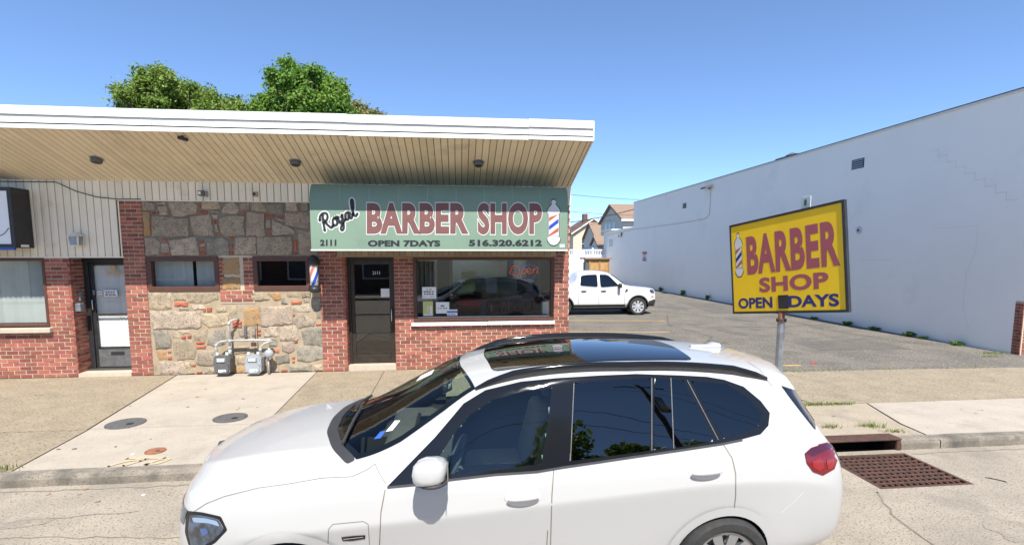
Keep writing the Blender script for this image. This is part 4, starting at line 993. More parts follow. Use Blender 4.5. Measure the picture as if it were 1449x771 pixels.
# soffit lamps
def on_soffit(px, py):
    d = ray(px, py); t_ = (ZI - 3.835 + 3.835 + sl_ * (0 - FY) - CAMH) / (d.z - sl_ * d.y); return _C + d * t_
def soffit_lamp(px, py, label):
    p = on_soffit(px, py); n = Vector((0, -sl_, 1)).normalized() * -1
    t = thing('soffit_lamp', label, 'lamp', p, 'lamps along the soffit')
    q = n.to_track_quat('Z', 'Y').to_matrix()
    for nm, prof, m in (('trim_ring', [(.105, -.01), (.115, .004), (.10, .012), (.085, .012)], 'metal_grey'), ('can', [(.088, -.02), (.09, .06), (.085, .075), (.07, .085)], 'iron'), ('lens', [(.07, .08), (.05, .088), (.001, .09)], 'black')):
        b = MB(); b.lathe(prof, n=20); b.v = [q @ v + p for v in b.v]; b.build(nm, m, t, True, auto=40)
soffit_lamp(137, 224, 'round recessed lamp in the soffit over the curtained door')
soffit_lamp(418, 228, 'round recessed lamp in the soffit beside the awning end')
soffit_lamp(677, 229, 'round recessed lamp in the soffit above the awning lettering')
p = on_soffit(258, 192); t = thing('soffit_camera', 'small black camera on the soffit close behind the fascia', 'camera', p)
MB().tube([p + Vector((0, 0, .0)), p + Vector((.0, .0, -.05))], .02, 8).build('mount', 'black', t); MB().tube([p + Vector((-.07, .02, -.03)), p + Vector((.08, -.02, -.07))], .03, 10).build('body', 'black', t, True)

# ================================================================== YELLOW ROADSIDE SIGN (stands square to the street)
SX = 4.70
STH = R(14)                                  # board turned a little towards the road
NRM = Vector((-math.cos(STH), -math.sin(STH), 0)); SDI = Vector((math.sin(STH), -math.cos(STH), 0)); SP0 = Vector((SX, 7.2, 0))
def onsign(u, v):
    d = ray(u, v); return _C + d * (NRM.dot(SP0 - _C) / NRM.dot(d))
c_tl, c_tr, c_br, c_bl = onsign(1034, 323), onsign(1194, 279), onsign(1198, 445), onsign(1038, 440)
us = [SDI.dot(c - SP0) for c in (c_tl, c_bl, c_tr, c_br)]
uf, un = (us[0] + us[1]) / 2, (us[2] + us[3]) / 2
ang = math.atan2(((c_tr.z + c_br.z) - (c_tl.z + c_bl.z)) / 2, un - uf)
sc = SP0 + SDI * ((uf + un) / 2); sc.z = (c_tl.z + c_tr.z + c_bl.z + c_br.z) / 4; SW = (un - uf) / math.cos(ang); SHh = (c_tl.z + c_tr.z - c_bl.z - c_br.z) / 2 * math.cos(ang)
eu = SDI * math.cos(ang) + Vector((0, 0, math.sin(ang))); ev = -SDI * math.sin(ang) + Vector((0, 0, math.cos(ang)))
def sg(u, v, l=0.): return sc + eu * ((u - .5) * SW) + ev * ((v - .5) * SHh) + NRM * l
ysn = thing('roadside_sign', 'yellow BARBER SHOP sign board with black edge on a steel post', 'sign', (SX + .05, sc.y - .05, 0))
TH = .04
MB().prism([sg(0, 0), sg(1, 0), sg(1, 1), sg(0, 1)], -NRM * TH).build('panel', 'sign_yellow', ysn)
e = .012; ea = .0065
for a, b_, c2_, d_ in ((( -ea, -e), (1 + ea, -e), (1 + ea, e), (-ea, e)), ((-ea, 1 - e), (1 + ea, 1 - e), (1 + ea, 1 + e), (-ea, 1 + e)), ((-ea, e), (ea, e), (ea, 1 - e), (-ea, 1 - e)), ((1 - ea, e), (1 + ea, e), (1 + ea, 1 - e), (1 - ea, 1 - e))):
    MB().prism([sg(*a, .012), sg(*b_, .012), sg(*c2_, .012), sg(*d_, .012)], -NRM * (TH + .024)).build('edge_frame', 'black', ysn)
MB().prism([sg(1 + ea, -e, .004), sg(1 + ea + .004, -e, .004), sg(1 + ea + .004, 1 + e, .004), sg(1 + ea, 1 + e, .004)], -NRM * (TH + .008)).build('edge_strip', 'black', ysn)
fu = lambda u, v, l: sg(u, v, l * .35)
lettering('lettering', 'BARBER', 'sign_mauve', fu, (.165, .42, .965, .845), ysn, .042, space=1.09)
lettering('lettering', 'SHOP', 'sign_mauve', fu, (.28, .215, .875, .375), ysn, .04, space=1.05)
lettering('lettering', 'OPEN', 'sign_navy', fu, (.055, .045, .40, .165), ysn, .035)
lettering('lettering', 'DAYS', 'sign_navy', fu, (.545, .045, .945, .165), ysn, .035)
MB().prism([sg(.455, .035, .006), sg(.545, .035, .006), sg(.545, .175, .006), sg(.455, .175, .006)], -NRM * .004).build('tape_patch', 'black', ysn)
fg = lambda u, v, l: sg(u, 1 - v, l * .35)
pole_graphic(fg, .035, .10, .125, .59, ysn, 'stripe_red', 'sign_navy')
_pp = sc + SDI * (SDI.dot(onsign(1104, 455) - sc)) - NRM * TH / 2; px_, py_ = _pp.x, _pp.y
zt = sg(.5 + SDI.dot(_pp - sc) / SW, -.016).z
hexa = lambda r, z, n=6: [(px_ + r * math.cos(2 * math.pi * k / n), py_ + r * math.sin(2 * math.pi * k / n), z) for k in range(n)]
b = MB(); b.prism(hexa(.052, -.06, 8), (0, 0, zt - .02)); b.build('post', 'galv', ysn)
b = MB(); b.prism(hexa(.07, zt - .13, 10), (0, 0, .045)); b.build('collar', 'rust', ysn)
b = MB(); b.prism(hexa(.045, zt - .1, 10), (0, 0, .1)); b.build('neck', 'rust_light', ysn)
# little parking plate on its own thin pole behind
q = onsign(1133, 284) - NRM * .11
t = thing('parking_plate', 'small white and green parking plate rising just behind the yellow sign', 'sign', (q.x, q.y, sg(.6, 1).z))
MB().tube([(q.x + .03, q.y, sg(.5, 1).z - .1), (q.x + .03, q.y, q.z + .05)], .014, 8).build('bracket', 'galv', t)
MB().cbox((q.x - .012, q.y - .10, q.z - .26), (q.x - .004, q.y + .10, q.z + .06), .003).build('plate', 'paper', t)
q = q + Vector((.022, 0, -.03))
pf = lambda u, v, l: Vector((q.x - .036 - l, q.y - u * .8, q.z - .01 + v * .85))
lettering('lettering', '1', 'green_print', pf, (-.03, -.03, .03, .07), t, .03); lettering('lettering', 'HOUR', 'green_print', pf, (-.08, -.13, .08, -.07), t, .03); lettering('lettering', 'PARKING', 'green_print', pf, (-.1, -.21, .1, -.16), t, .03)

# ================================================================== WHITE PAINTED BUILDING
WX = 13.5
wbd = thing('white_building', 'long white painted block building with plain side wall beside the parking lot', 'building', (18, 28, 0))
b = MB(); b.box((WX, 11.2, -.1), (26, 39.1, 6.3)); b.build('wall', 'white_wall', wbd)
b = MB(); b.box((WX + .004, 39.1, -.1), (25, 47.2, 4.42)); b.build('rear_wall', 'white_wall', wbd)
MB().box((WX - .03, 10.97, 6.3), (26.03, 39.13, 6.36)).build('coping', 'white_trim2', wbd); MB().box((WX - .045, 10.95, 6.36), (26.04, 39.15, 6.385)).build('coping_cap', 'iron', wbd)
MB().box((WX - .03, 39.14, 4.42), (25, 47.2, 4.50)).build('coping', 'white_trim', wbd)
MB().box((WX - .25, 44.0, 4.50), (WX + 2, 47.4, 4.60)).build('eave', 'white_trim', wbd)
MB().box((WX + .01, 11.0, -.1), (26, 11.2, 1.3)).build('brick_front', 'mortar', wbd); MB().box((WX, 11.0, 1.3), (26, 11.2, 6.3)).build('front_band', 'white_wall', wbd)
nb = 0
for i in range(44):
    for j in range(2):
        z = i * CH + .03; y0 = 11.0 + (0 if j == 0 else .1); y1 = y0 + .1
        if z > 1.22: continue
        o_ = bpy.data.objects.new('brick', _bm[(i + j) % 4][0]); col.objects.link(o_); o_.parent = wbd
        o_.location = Vector((WX + .02, (y0 + y1) / 2, z + .01)) - wloc(wbd); o_.scale = (.05, y1 - y0 - .01, CH - MJ)
b = MB()
for i in range(16):
    x = WX + .05 - (.105 if i % 2 else 0)
    while x < 25.9:
        a, c = max(x, WX + .05), min(x + BL, 25.98); z = i * CH + .008
        if c - a > .03: b.box((a, 10.992 + random.uniform(-.003, .003), z), (c, 11.02, z + CH - MJ))
        x += BL + MJ
b.build('front_brickwork', 'brick_stuff', wbd, kind='stuff')
# stair-step crack lines and faint block joints
def wallline(pts, w_, m='faint_line', nm='wall_crack'):
    v_, f_ = ribbon2d(pts, w_); MB().add([(WX - .0015, y, z) for y, z in v_], f_).build(nm, m, wbd)
st = []
y, z = 13.9, 5.35
for k in range(9): st += [(y, z), (y - .28, z)]; y -= .28; z -= .2
for k in range(len(st) - 1): wallline([st[k], st[k + 1]], .016)
st = [(13.6, 3.15), (13.0, 3.15), (12.3, 3.16), (12.3, 2.5), (12.5, 1.9), (12.5, 1.0), (12.3, .5)]
for k in range(len(st) - 1): wallline([st[k], st[k + 1]], .012)
for k in range(len(st) - 1): pass
wallline([(16.2, 2.25), (14.9, 2.24)], .012); wallline([(24.5, 4.5), (22.5, 4.5)], .01)
# vents
t = pempty('louvre_vent', wbd); t.location = Vector((WX, 16.6, 5.3)) - wloc(wbd)
MB().box((WX - .012, 16.33, 5.30), (WX, 16.87, 5.62)).build('vent_frame', 'black', t)
for k in range(4): MB().prism([(WX - .03, 16.35, 5.32 + k * .075), (WX - .012, 16.35, 5.37 + k * .075), (WX - .012, 16.35, 5.36 + k * .075)], (0, .5, 0)).build('louvre', 'metal_grey', t)
MB().box((WX - .02, 29.85, 5.15), (WX, 30.3, 5.45)).build('vent', 'iron', wbd)
MB().box((WX - .012, 44.4, 3.1), (WX + .004, 45.4, 3.75)).build('patched_opening', 'grime', wbd)
MB().lathe([(.13, 0), (.13, -.02), (.10, -.03)], (WX, 16.34, 3.23), 'X', 20).build('pipe_plate', 'grime', wbd); MB().lathe([(.04, -.02), (.04, -.06)], (WX, 16.34, 3.23), 'X', 12).build('pipe_stub', 'iron', wbd)
MB().tube([(WX - .02, 26.9, 5.9), (WX - .02, 26.9, 4.55), (WX - .02, 27.4, 4.35), (WX - .02, 31.5, 4.30), (WX - .02, 39, 4.32), (WX - .02, 46, 4.15)], .018, 6).build('conduit', 'grime', wbd)
MB().lathe([(.25, 0), (.25, .25), (.05, .35)], (WX + .5, 20.9, 6.3), n=14).build('roof_vent', 'iron', wbd)
MB().box((WX + .2, 20.2, 6.36), (WX + 1.0, 21.6, 6.50)).build('roof_hatch', 'iron', wbd)
t = thing('wall_floodlight', 'black flood lamp high on the white wall above the parking lot', 'lamp', (WX, 26.98, 5.9))
MB().box((WX - .08, 26.9, 5.9), (WX - .001, 27.06, 6.06)).build('bracket', 'iron', t); MB().prism([(WX - .42, 26.7, 5.98), (WX - .40, 26.7, 5.90), (WX - .08, 26.7, 5.96), (WX - .08, 26.7, 6.10)], (0, .56, 0)).build('housing', 'iron', t)
MB().prism([(WX - .40, 26.74, 5.897), (WX - .12, 26.74, 5.95), (WX - .12, 26.74, 5.947), (WX - .40, 26.74, 5.893)], (0, .48, 0)).build('lens', 'paper', t)
t = thing('rear_wall_lamp', 'small dark lamp on the low rear part of the white wall', 'lamp', (WX, 41.9, 4.0))
MB().box((WX - .06, 41.8, 3.95), (WX + .003, 42.0, 4.2)).build('bracket', 'iron', t); MB().lathe([(.05, .25), (.12, .1), (.13, 0)], (WX - .18, 41.9, 3.85), n=12).build('shade', 'iron', t)
t = thing('warning_sign', 'red and white notice fixed on the white wall near the back of the lot', 'sign', (WX, 36.5, 2.0))
MB().box((WX - .015, 36.05, 1.93), (WX - .001, 36.95, 2.62)).build('plate', 'paper', t); MB().box((WX - .018, 36.05, 2.42), (WX - .0155, 36.95, 2.62)).build('red_band', 'red_print', t); MB().box((WX - .018, 36.1, 1.95), (WX - .0155, 36.9, 2.07)).build('red_band', 'red_print', t)
wf = lambda u, v, l: Vector((WX - .0155 - l, u, v))
for k, wd in enumerate(('NO', 'PARKING')): lettering('lettering', wd, 'print', wf, (36.85 if k else 36.65, 2.25 - k * .15, 36.15 if k else 36.35, 2.36 - k * .15), t, .03)

# weeds along the wall and in joints
def weed(name, c, r, h, n, seed, label, cat, m='weed', group=None, kind=None):
    rr = random.Random(seed); b = MB()
    for k in range(n):
        a = rr.uniform(0, 6.283); l = r * rr.uniform(.5, 1); hh = h * rr.uniform(.4, 1); w_ = r * rr.uniform(.14, .26); s0 = rr.uniform(0, r * .3)
        d = Vector((math.cos(a), math.sin(a), 0)); sd = Vector((-d.y, d.x, 0)); o_ = Vector(c) + d * s0
        p1 = o_ + d * l * .5 + Vector((0, 0, hh * .8)); p2 = o_ + d * l + Vector((0, 0, hh * .7))
        b.add([o_, p1 - sd * w_, p2, p1 + sd * w_], [(0, 1, 2), (0, 2, 3)])
    o_ = b.build(name, m, base=True)
    if kind: o_['kind'] = kind
    tag(o_, label, cat, group); return o_
for k, (x, y, r) in enumerate(((13.35, 18.1, .14), (13.35, 16.4, .2), (13.35, 15.25, .18), (13.35, 13.95, .2), (13.35, 13.45, .13), (13.3, 12.4, .17), (13.35, 20.5, .12), (13.35, 23.5, .12), (13.35, 26.5, .14), (13.35, 29.6, .16), (13.35, 33, .16))):
    weed('weed', (x, y, -.01), r, r * .9 if k < 8 else r * 2.6, 26, k, 'leafy green weed sprouting from asphalt along the foot of the white wall', 'weed', 'weed', 'weeds along the white wall')
def turf(pts, n, h, seed, label, sp=.12):
    rr = random.Random(seed); b = MB()
    for k in range(n):
        p = rr.choice(pts); x = p[0] + rr.gauss(0, sp); y = p[1] + rr.gauss(0, sp * .35); z = p[2] - .005
        a = rr.uniform(0, 6.283); hh = h * rr.uniform(.4, 1); ln = hh * rr.uniform(.2, .9); w_ = .006
        d = Vector((math.cos(a), math.sin(a), 0)); sd = Vector((-d.y, d.x, 0)) * w_; o_ = Vector((x, y, z))
        b.add([o_ - sd, o_ + sd, o_ + d * ln + Vector((0, 0, hh))], [(0, 1, 2)])
    o_ = b.build('grass_tuft', 'grass', base=True); o_['kind'] = 'stuff'; return tag(o_, label, 'grass')
turf([(x, 6.2, 0) for x in (-6.9, -6.6, -6.3, -6.0, -5.8, -5.5, -5.2)] + [(-5.7, 6.35, 0), (-5.5, 6.3, 0)], 500, .11, 1, 'tuft of dry green grass growing behind the kerb')
turf([(x, 7.62 - (x - 5.6) * .02, 0) for x in (5.5, 5.65, 5.8, 5.95, 6.1, 6.25)], 420, .07, 2, 'strip of low grass in the joint between paving slabs by the sign', .08)
turf([(5.95, 6.3, 0), (5.85, 6.5, 0), (5.75, 6.56, 0), (5.2, 6.57, 0), (4.6, 6.62, 0), (4.8, 6.6, 0)], 380, .09, 3, 'sparse dry grass growing around the storm drain hood', .08)
turf([(x, 9.93, 0) for x in (6.4, 6.7, 7.0, 7.4, 7.8, 8.4, 9.3, 10.3, 11.2)], 350, .05, 4, 'thin grass line along the edge of the asphalt lot', .22)
turf([(13.0, 11.25, 0), (12.6, 10.9, 0), (13.3, 11.3, 0)], 200, .07, 5, 'small grass patch at the corner of the white building', .15)
rr = random.Random(12)

# ================================================================== STORM DRAIN AND COVERS
dr = thing('storm_drain', 'rusty iron storm drain grate and kerb inlet set in the gutter', 'drain', (5.15, 5.5, -.2))
MB().box((GX0, GY0, -.75), (GX1, 6.55, -.72)).build('pit_floor', 'black_matte', dr)
for lo, hi in (((GX0 - .03, GY0 - .03, -.75), (GX0, 6.55, -.135)), ((GX1, GY0 - .03, -.75), (GX1 + .03, 6.55, -.135)), ((GX0, GY0 - .03, -.75), (GX1, GY0, -.135)), ((GX0, 6.5, -.75), (GX1, 6.55, -.03))): MB().box(lo, hi).build('pit_wall', 'black_matte', dr)
fr_ = .045
for lo, hi in (((GX0, GY0, -.20), (GX1, GY0 + fr_, -.126)), ((GX0, GY1 - fr_, -.20), (GX1, GY1, -.126)), ((GX0, GY0 + fr_, -.20), (GX0 + fr_, GY1 - fr_, -.1265)), ((GX1 - fr_, GY0 + fr_, -.20), (GX1, GY1 - fr_, -.1265))): MB().cbox(lo, hi, .006).build('grate_frame', 'rust', dr)
nr = 9
for k in range(1, nr):
    y = GY0 + fr_ + (GY1 - GY0 - 2 * fr_) * k / nr
    MB().cbox((GX0 + fr_, y - .016, -.20), (GX1 - fr_, y + .016, -.130), .005).build('grate_bar', 'rust', dr)
for k in range(1, 14):
    x = GX0 + fr_ + (GX1 - GX0 - 2 * fr_) * k / 14
    for j in range(nr):
        y0 = GY0 + fr_ + (GY1 - GY0 - 2 * fr_) * j / nr; y1 = y0 + (GY1 - GY0 - 2 * fr_) / nr
        o_ = 0 if j % 2 else .02
        MB().prism([(x - .014 + o_, y0 + .014, -.19), (x + .014 + o_, y0 + .014, -.19), (x + .010 + o_, y0 + .014, -.136), (x - .010 + o_, y0 + .014, -.136)], (0, y1 - y0 - .028, 0)).build('grate_rib', 'rust', dr)
MB().cbox((GX0 - .04, 5.985, .004), (GX1 + .04, 6.20, .032), .012).build('inlet_hood', 'rust', dr)
for x0 in (GX0 - .04, GX1 - .03): MB().cbox((x0, 5.99, -.20), (x0 + .07, 6.2, .003), .02).build('inlet_cheek', 'rust', dr)
MB().box((GX0, 5.905, -.22), (GX1, 6.0, -.133)).build('gutter_lip', 'black_matte', dr)
for px0, py0, rx, m, lb in ((178, 599, .25, 'iron', 'grey iron valve cover in pale paving below the brick pier'), (326, 591, .235, 'iron', 'grey iron valve cover with notch in pale paving below the gas meters'), (220, 638, .115, 'rust_light', 'small rusty round cap in the paving near the kerb')):
    p = P(px0, py0, Z=.0)
    t = thing('access_cover', lb, 'cover', (p.x, p.y, 0))
    MB().lathe([(rx, -.02), (rx, .008), (rx - .012, .010), (rx - .02, .006)], (p.x, p.y, 0), n=32).build('rim', m, t)
    MB().lathe([(rx - .022, -.02), (rx - .022, .009), (rx - .04, .011)], (p.x, p.y, 0), n=32).build('lid', m, t)
    MB().lathe([(rx * .2, .0), (rx * .2, .0125)], (p.x + rx * .35, p.y - rx * .2, 0), n=14).build('keyhole', 'black_matte' if m == 'iron' else 'rust', t)
r_ = random.Random(5)
for k in range(26):
    x = r_.uniform(-6.5, -2.6); y = r_.choice((r_.uniform(5.5, 5.97), r_.uniform(6.2, 9)))
    s_ = r_.uniform(.012, .035); z = -.13 if y < 6 else .002
    b = MB(); b.prism([(x, y, z), (x + s_, y + .4 * s_, z), (x + 1.2 * s_, y + s_, z), (x + .2 * s_, y + .8 * s_, z)], (0, 0, s_ * .3))
    tag(b.build('leaf_litter', r_.choice(('stone_warm', 'rust_light', 'crack', 'paper'))), 'scrap of dry leaf or paper lying on the pavement or gutter', 'litter', 'litter scraps on the pavement')

# ================================================================== BACK OF THE LOT
fence = thing('vinyl_fence', 'tall white vinyl panel fence across the back of the parking lot', 'fence', (9, 46.5, 0))
x = 2.6
while x < 13.2:
    MB().cbox((x, 46.4, 0), (x + .13, 46.53, 2.95), .01).build('post', 'vinyl', fence)
    b = MB(); b.add([(x - .01, 46.39, 2.95), (x + .14, 46.39, 2.95), (x + .14, 46.54, 2.95), (x - .01, 46.54, 2.95), (x + .065, 46.465, 3.04)], [(0, 1, 4), (1, 2, 4), (2, 3, 4), (3, 0, 4), (3, 2, 1, 0)]); b.build('post_cap', 'vinyl', fence)
    for z0, z1 in ((.1, .24), (2.3, 2.40), (2.76, 2.88)): MB().box((x + .13, 46.44, z0), (x + 2.4, 46.50, z1)).build('rail', 'vinyl', fence)
    for k in range(9): MB().box((x + .135 + k * .252, 46.455, .24), (x + .135 + k * .252 + .244, 46.485, 2.30)).build('fence_board', 'vinyl', fence)
    for k in range(15): MB().box((x + .16 + k * .152, 46.46, 2.40), (x + .22 + k * .152, 46.48, 2.76)).build('fence_picket', 'vinyl', fence)
    x += 2.4
cr = thing('plywood_bin', 'tan plywood bin with overhanging lid parked behind the pickup truck', 'bin', (9.4, 34.8, 0))
MB().box((8.75, 34.0, .12), (10.15, 35.4, 2.1)).build('box', 'plywood', cr); MB().box((8.45, 33.85, 2.1), (10.3, 35.5, 2.2)).build('lid', 'roof_tan', cr)
for x0 in (8.74, 9.42, 10.04): MB().box((x0, 33.95, .12), (x0 + .1, 33.998, 2.1)).build('batten', 'wood', cr)
MB().box((9.0, 33.96, 1.25), (9.95, 33.998, 1.4)).build('batten', 'wood', cr); MB().box((8.5, 34.0, 0), (8.74, 34.6, 1.9)).build('side_shelf', 'iron', cr)
for x0 in (8.8, 9.9): MB().box((x0, 34.1, 0), (x0 + .15, 35.3, .12)).build('skid', 'wood', cr)
t = thing('scrap_pile', 'dark heap of scrap with a leaning board before the white fence', 'scrap', (7.6, 40, 0))
MB().cbox((6.8, 39.5, 0), (8.6, 40.6, 1.9), .1).build('crate', 'iron', t); MB().prism([(7.2, 39.3, 0), (7.45, 39.3, 0), (8.5, 39.4, 2.85), (8.3, 39.4, 2.85)][::1], (0, .05, 0)).build('leaning_board', 'galv', t); MB().cbox((7.1, 39.4, 1.9), (8.2, 40.2, 2.25), .08).build('crate', 'inner_dark', t)
# shed with blue tarp beyond the fence
t = thing('tarp_shelter', 'dark blue tarpaulin canopy showing over the white fence', 'canopy', (12.8, 50, 0))
for x0 in (12.4, 14.8): MB().tube([(x0, 49, -.3), (x0, 49, 3.1)], .05, 6).build('post', 'galv', t)
MB().prism([(12.2, 48.2, 3.0), (13.3, 48.2, 3.3), (15.0, 48.2, 3.35), (15.0, 48.2, 3.28), (13.3, 48.2, 3.23), (12.2, 48.2, 2.93)], (0, 2.2, 0)).build('tarp', 'tarp', t)

def house(name, label, x0, x1, y0, y1, ze, zr_, wall, roof, ridge, wins, loc, chimney=None, oh=.4):
    h = thing(name, label, 'house', loc)
    MB().box((x0, y0, -.3), (x1, y1, ze)).build('wall', wall, h)
    if ridge == 'y':      # gable faces the camera
        xm = (x0 + x1) / 2
        MB().prism([(x0, y0, ze), (x1, y0, ze), (xm, y0, zr_)], (0, y1 - y0, 0)).build('gable', wall, h)
        r = pempty('roof', h); r.location = Vector((xm, (y0 + y1) / 2, ze)) - wloc(h); k = (zr_ - ze) / (xm - x0)
        for s in (-1, 1):
            xe = xm + s * (xm - x0 + oh); zee = ze - oh * k
            MB().prism([(xe, y0 - oh, zee), (xm, y0 - oh, zr_), (xm, y0 - oh, zr_ + .2), (xe, y0 - oh, zee + .2)], (0, y1 - y0 + 2 * oh, 0)).build('roof_slope', roof, r)
            MB().prism([(xe, y0 - oh - .03, zee - .05), (xm, y0 - oh - .03, zr_ - .05), (xm, y0 - oh - .03, zr_ + .17), (xe, y0 - oh - .03, zee + .17)], (0, .027, 0)).build('barge_board', 'house_white', r)
    else:
        ym = (y0 + y1) / 2; k = (zr_ - ze) / (ym - y0)
        MB().prism([(x0, y0, ze), (x0, y1, ze), (x0, ym, zr_)], (x1 - x0, 0, 0)).build('gable', wall, h)
        r = pempty('roof', h); r.location = Vector(((x0 + x1) / 2, ym, ze)) - wloc(h)
        for s in (-1, 1):
            ye = ym + s * (ym - y0 + oh); zee = ze - oh * k
            MB().prism([(x0 - oh, ye, zee), (x0 - oh, ym, zr_), (x0 - oh, ym, zr_ + .2), (x0 - oh, ye, zee + .2)], (x1 - x0 + 2 * oh, 0, 0)).build('roof_slope', roof, r)
        MB().box((x0 - oh, y0 - oh - .1, ze - oh * k - .12), (x1 + oh, y0 - oh, ze - oh * k + .1)).build('gutter', 'house_white', r)
    for (a, b_, c_, d_) in wins:
        wv = pempty('window', h); wv.location = Vector((a, y0, c_)) - wloc(h)
        MB().box((a - .08, y0 - .06, c_ - .08), (b_ + .08, y0 - .001, d_ + .08)).build('frame', 'house_white', wv); MB().box((a, y0 - .075, c_), (b_, y0 - .061, d_)).build('pane', 'pane_dark', wv)
        MB().box((a, y0 - .085, (c_ + d_) / 2 - .03), (b_, y0 - .076, (c_ + d_) / 2 + .03)).build('sash_bar', 'house_white', wv)
    if chimney:
        MB().box(chimney[0], chimney[1]).build('chimney', 'opp_brick', h)
    return h
house('far_house', 'cream gabled house with brown roof and brick chimney beyond the fence', 17.1, 23.1, 76, 86, 5.6, 7.6, 'house_cream', 'roof_brown', 'y', [(18.4, 19.4, 3.3, 4.7), (20.6, 21.5, 5.4, 6.4)], (20, 80, -.3), ((19.3, 79, 6.6), (20.0, 79.8, 8.6)))
hg = house('far_house', 'grey gabled house with tan roof rising behind the white building', 17.5, 27, 54, 62.5, 6.15, 7.9, 'house_grey', 'roof_tan', 'x', [], (22, 58, -.3), None, .3)
for yy in (57.0, 58.6, 60.0):
    wv = pempty('window', hg); wv.location = Vector((17.5, yy, 4.7)) - wloc(hg)
    MB().box((17.44, yy - .58, 4.5), (17.498, yy + .58, 6.0)).build('frame', 'house_white', wv); MB().box((17.42, yy - .48, 4.6), (17.438, yy + .48, 5.9)).build('pane', 'pane_dark', wv); MB().box((17.41, yy - .48, 5.2), (17.419, yy + .48, 5.28)).build('sash_bar', 'house_white', wv)
house('far_house', 'low white garage with tan roof just beyond the vinyl fence', 13.9, 17.2, 50.5, 53, 3.35, 4.1, 'house_white', 'roof_tan', 'x', [(14.4, 15.0, 2.3, 3.1)], (15.5, 52, -.3), None, .2)
house('far_house', 'blue grey house corner with tan roof between cream house and grey gable', 18.3, 24, 67.5, 74, 4.7, 6.6, 'house_grey', 'roof_tan', 'x', [(18.7, 19.3, 3.2, 4.4)], (21, 70, -.3), None, .3)

# overhead wires
def wire(a, b_, sag, label, r=.012):
    a, b_ = Vector(a), Vector(b_)
    pts = [a.lerp(b_, k / 16) + Vector((0, 0, -sag * 4 * (k / 16) * (1 - k / 16))) for k in range(17)]
    tag(MB().tube(pts, r, 5).build('overhead_wire', 'cable'), label, 'wire', 'wires behind the shop')
q0 = P(700, 262, Y=45); wire(q0, P(905, 283, Y=48), .15, 'black overhead wire crossing the sky highest behind the shop corner', .018)
q0 = P(700, 286, Y=45); wire(q0, P(900, 305, Y=50), .2, 'black overhead wire crossing the sky second below the highest wire', .018)
q0 = P(700, 318, Y=45); wire(q0, P(898, 296, Y=41.5), .5, 'thick black service cable sagging toward the corner of the white building', .035)
q0 = P(700, 330, Y=60); wire(q0, P(900, 300, Y=58), .8, 'thin black wire lowest of those over the cream house', .018)

# ================================================================== TREES
def tree(name, label, Y, blobs, m, base, trunk_r, leaves, ls, seed, group='trees behind the shop building'):
    rr = random.Random(seed); t = thing(name, label, 'tree', (*base, -.3), group)
    sp = []
    for (u, v, r) in blobs:
        d = Y + rr.uniform(-1.6, 1.6); p = P(u, v + 6, Y=d); k = (P(u + r * .86, v, Y=d) - p).length; sp.append((p, k))
    cz = sum(s[0].z for s in sp) / len(sp); cc = sum((s[0] for s in sp), Vector()) / len(sp)
    top = Vector((cc.x, cc.y, cz - 1.0)); b = MB()
    f = Vector((*base, -.3)); b.tube([f, f.lerp(top, .3) + Vector((.15, 0, 0)), f.lerp(top, .65) + Vector((-.1, .1, 0)), top], [trunk_r, trunk_r * .8, trunk_r * .6, trunk_r * .3], 10)
    for p, k in sp:
        s_ = f.lerp(top, rr.uniform(.5, .95)); mid = s_.lerp(p, .5) + Vector((rr.uniform(-.3, .3), rr.uniform(-.3, .3), .3))
        b.tube([s_, mid, p], [trunk_r * .3, trunk_r * .18, .02], 6)
        for _ in range(5):
            e_ = p + Vector((rr.gauss(0, 1), rr.gauss(0, 1), rr.gauss(.2, 1))).normalized() * k * .8
            b.tube([mid.lerp(p, rr.random()), e_], [trunk_r * .09, .01], 4)
    b.build('trunk', 'bark', t, True)
    vs = []; fs = []; vol = [k ** 2 for _, k in sp]; tot = sum(vol)
    for (p, k), vv in zip(sp, vol):
        n = int(leaves * vv / tot); cl = max(4, int(n / 26))
        for _ in range(cl):
            d = Vector((rr.gauss(0, 1), rr.gauss(0, 1), rr.gauss(0, 1))).normalized(); q = p + d * k * (rr.random() ** .45) * 1.02; cr_ = rr.uniform(.16, .38)
            tilt = (d + Vector((0, -.3, .9))).normalized()
            for _ in range(26):
                o_ = q + Vector((rr.gauss(0, 1), rr.gauss(0, 1), rr.gauss(0, .8))) * cr_ * .6
                nn = (tilt + Vector((rr.gauss(0, .6), rr.gauss(0, .6), rr.gauss(0, .6)))).normalized(); a = nn.orthogonal().normalized(); a = Matrix.Rotation(rr.uniform(0, 6.28), 3, nn) @ a; c_ = nn.cross(a)
                s = ls * rr.uniform(.6, 1.25); i0 = len(vs)
                vs += [o_ - a * s, o_ - a * s * .1 + c_ * s * .62 + nn * s * .15, o_ + a * s, o_ - a * s * .1 - c_ * s * .62 + nn * s * .15]
                fs += [(i0, i0 + 1, i0 + 2), (i0, i0 + 2, i0 + 3)]
    bb = MB(); bb.v = vs; bb.f = fs; bb.mi = [0] * len(fs); bb.build('crown', m, t)
tree('maple_tree', 'broad green tree with a ragged crown showing over the curtained door end', 29, [(172,127,9),(166,124,6),(190,124,14),(203,118,12),(216,112,14),(201,99,7),(204,108,9),(232,98,8),(222,97,6),(237,108,9),(230,116,16),(250,122,14),(262,122,12),(268,118,6),(282,130,14),(296,131,7),(303,140,11),(318,142,10),(333,139,6),(340,148,9),(352,146,5),(200,140,18),(182,146,7),(170,141,4),(230,140,24),(262,145,22),(290,152,16),(325,156,14),(210,158,20),(245,165,26),(290,172,24),(250,195,45),(300,200,40)], 'leaf', (-13.5, 30), .34, 40000, .085, 1)
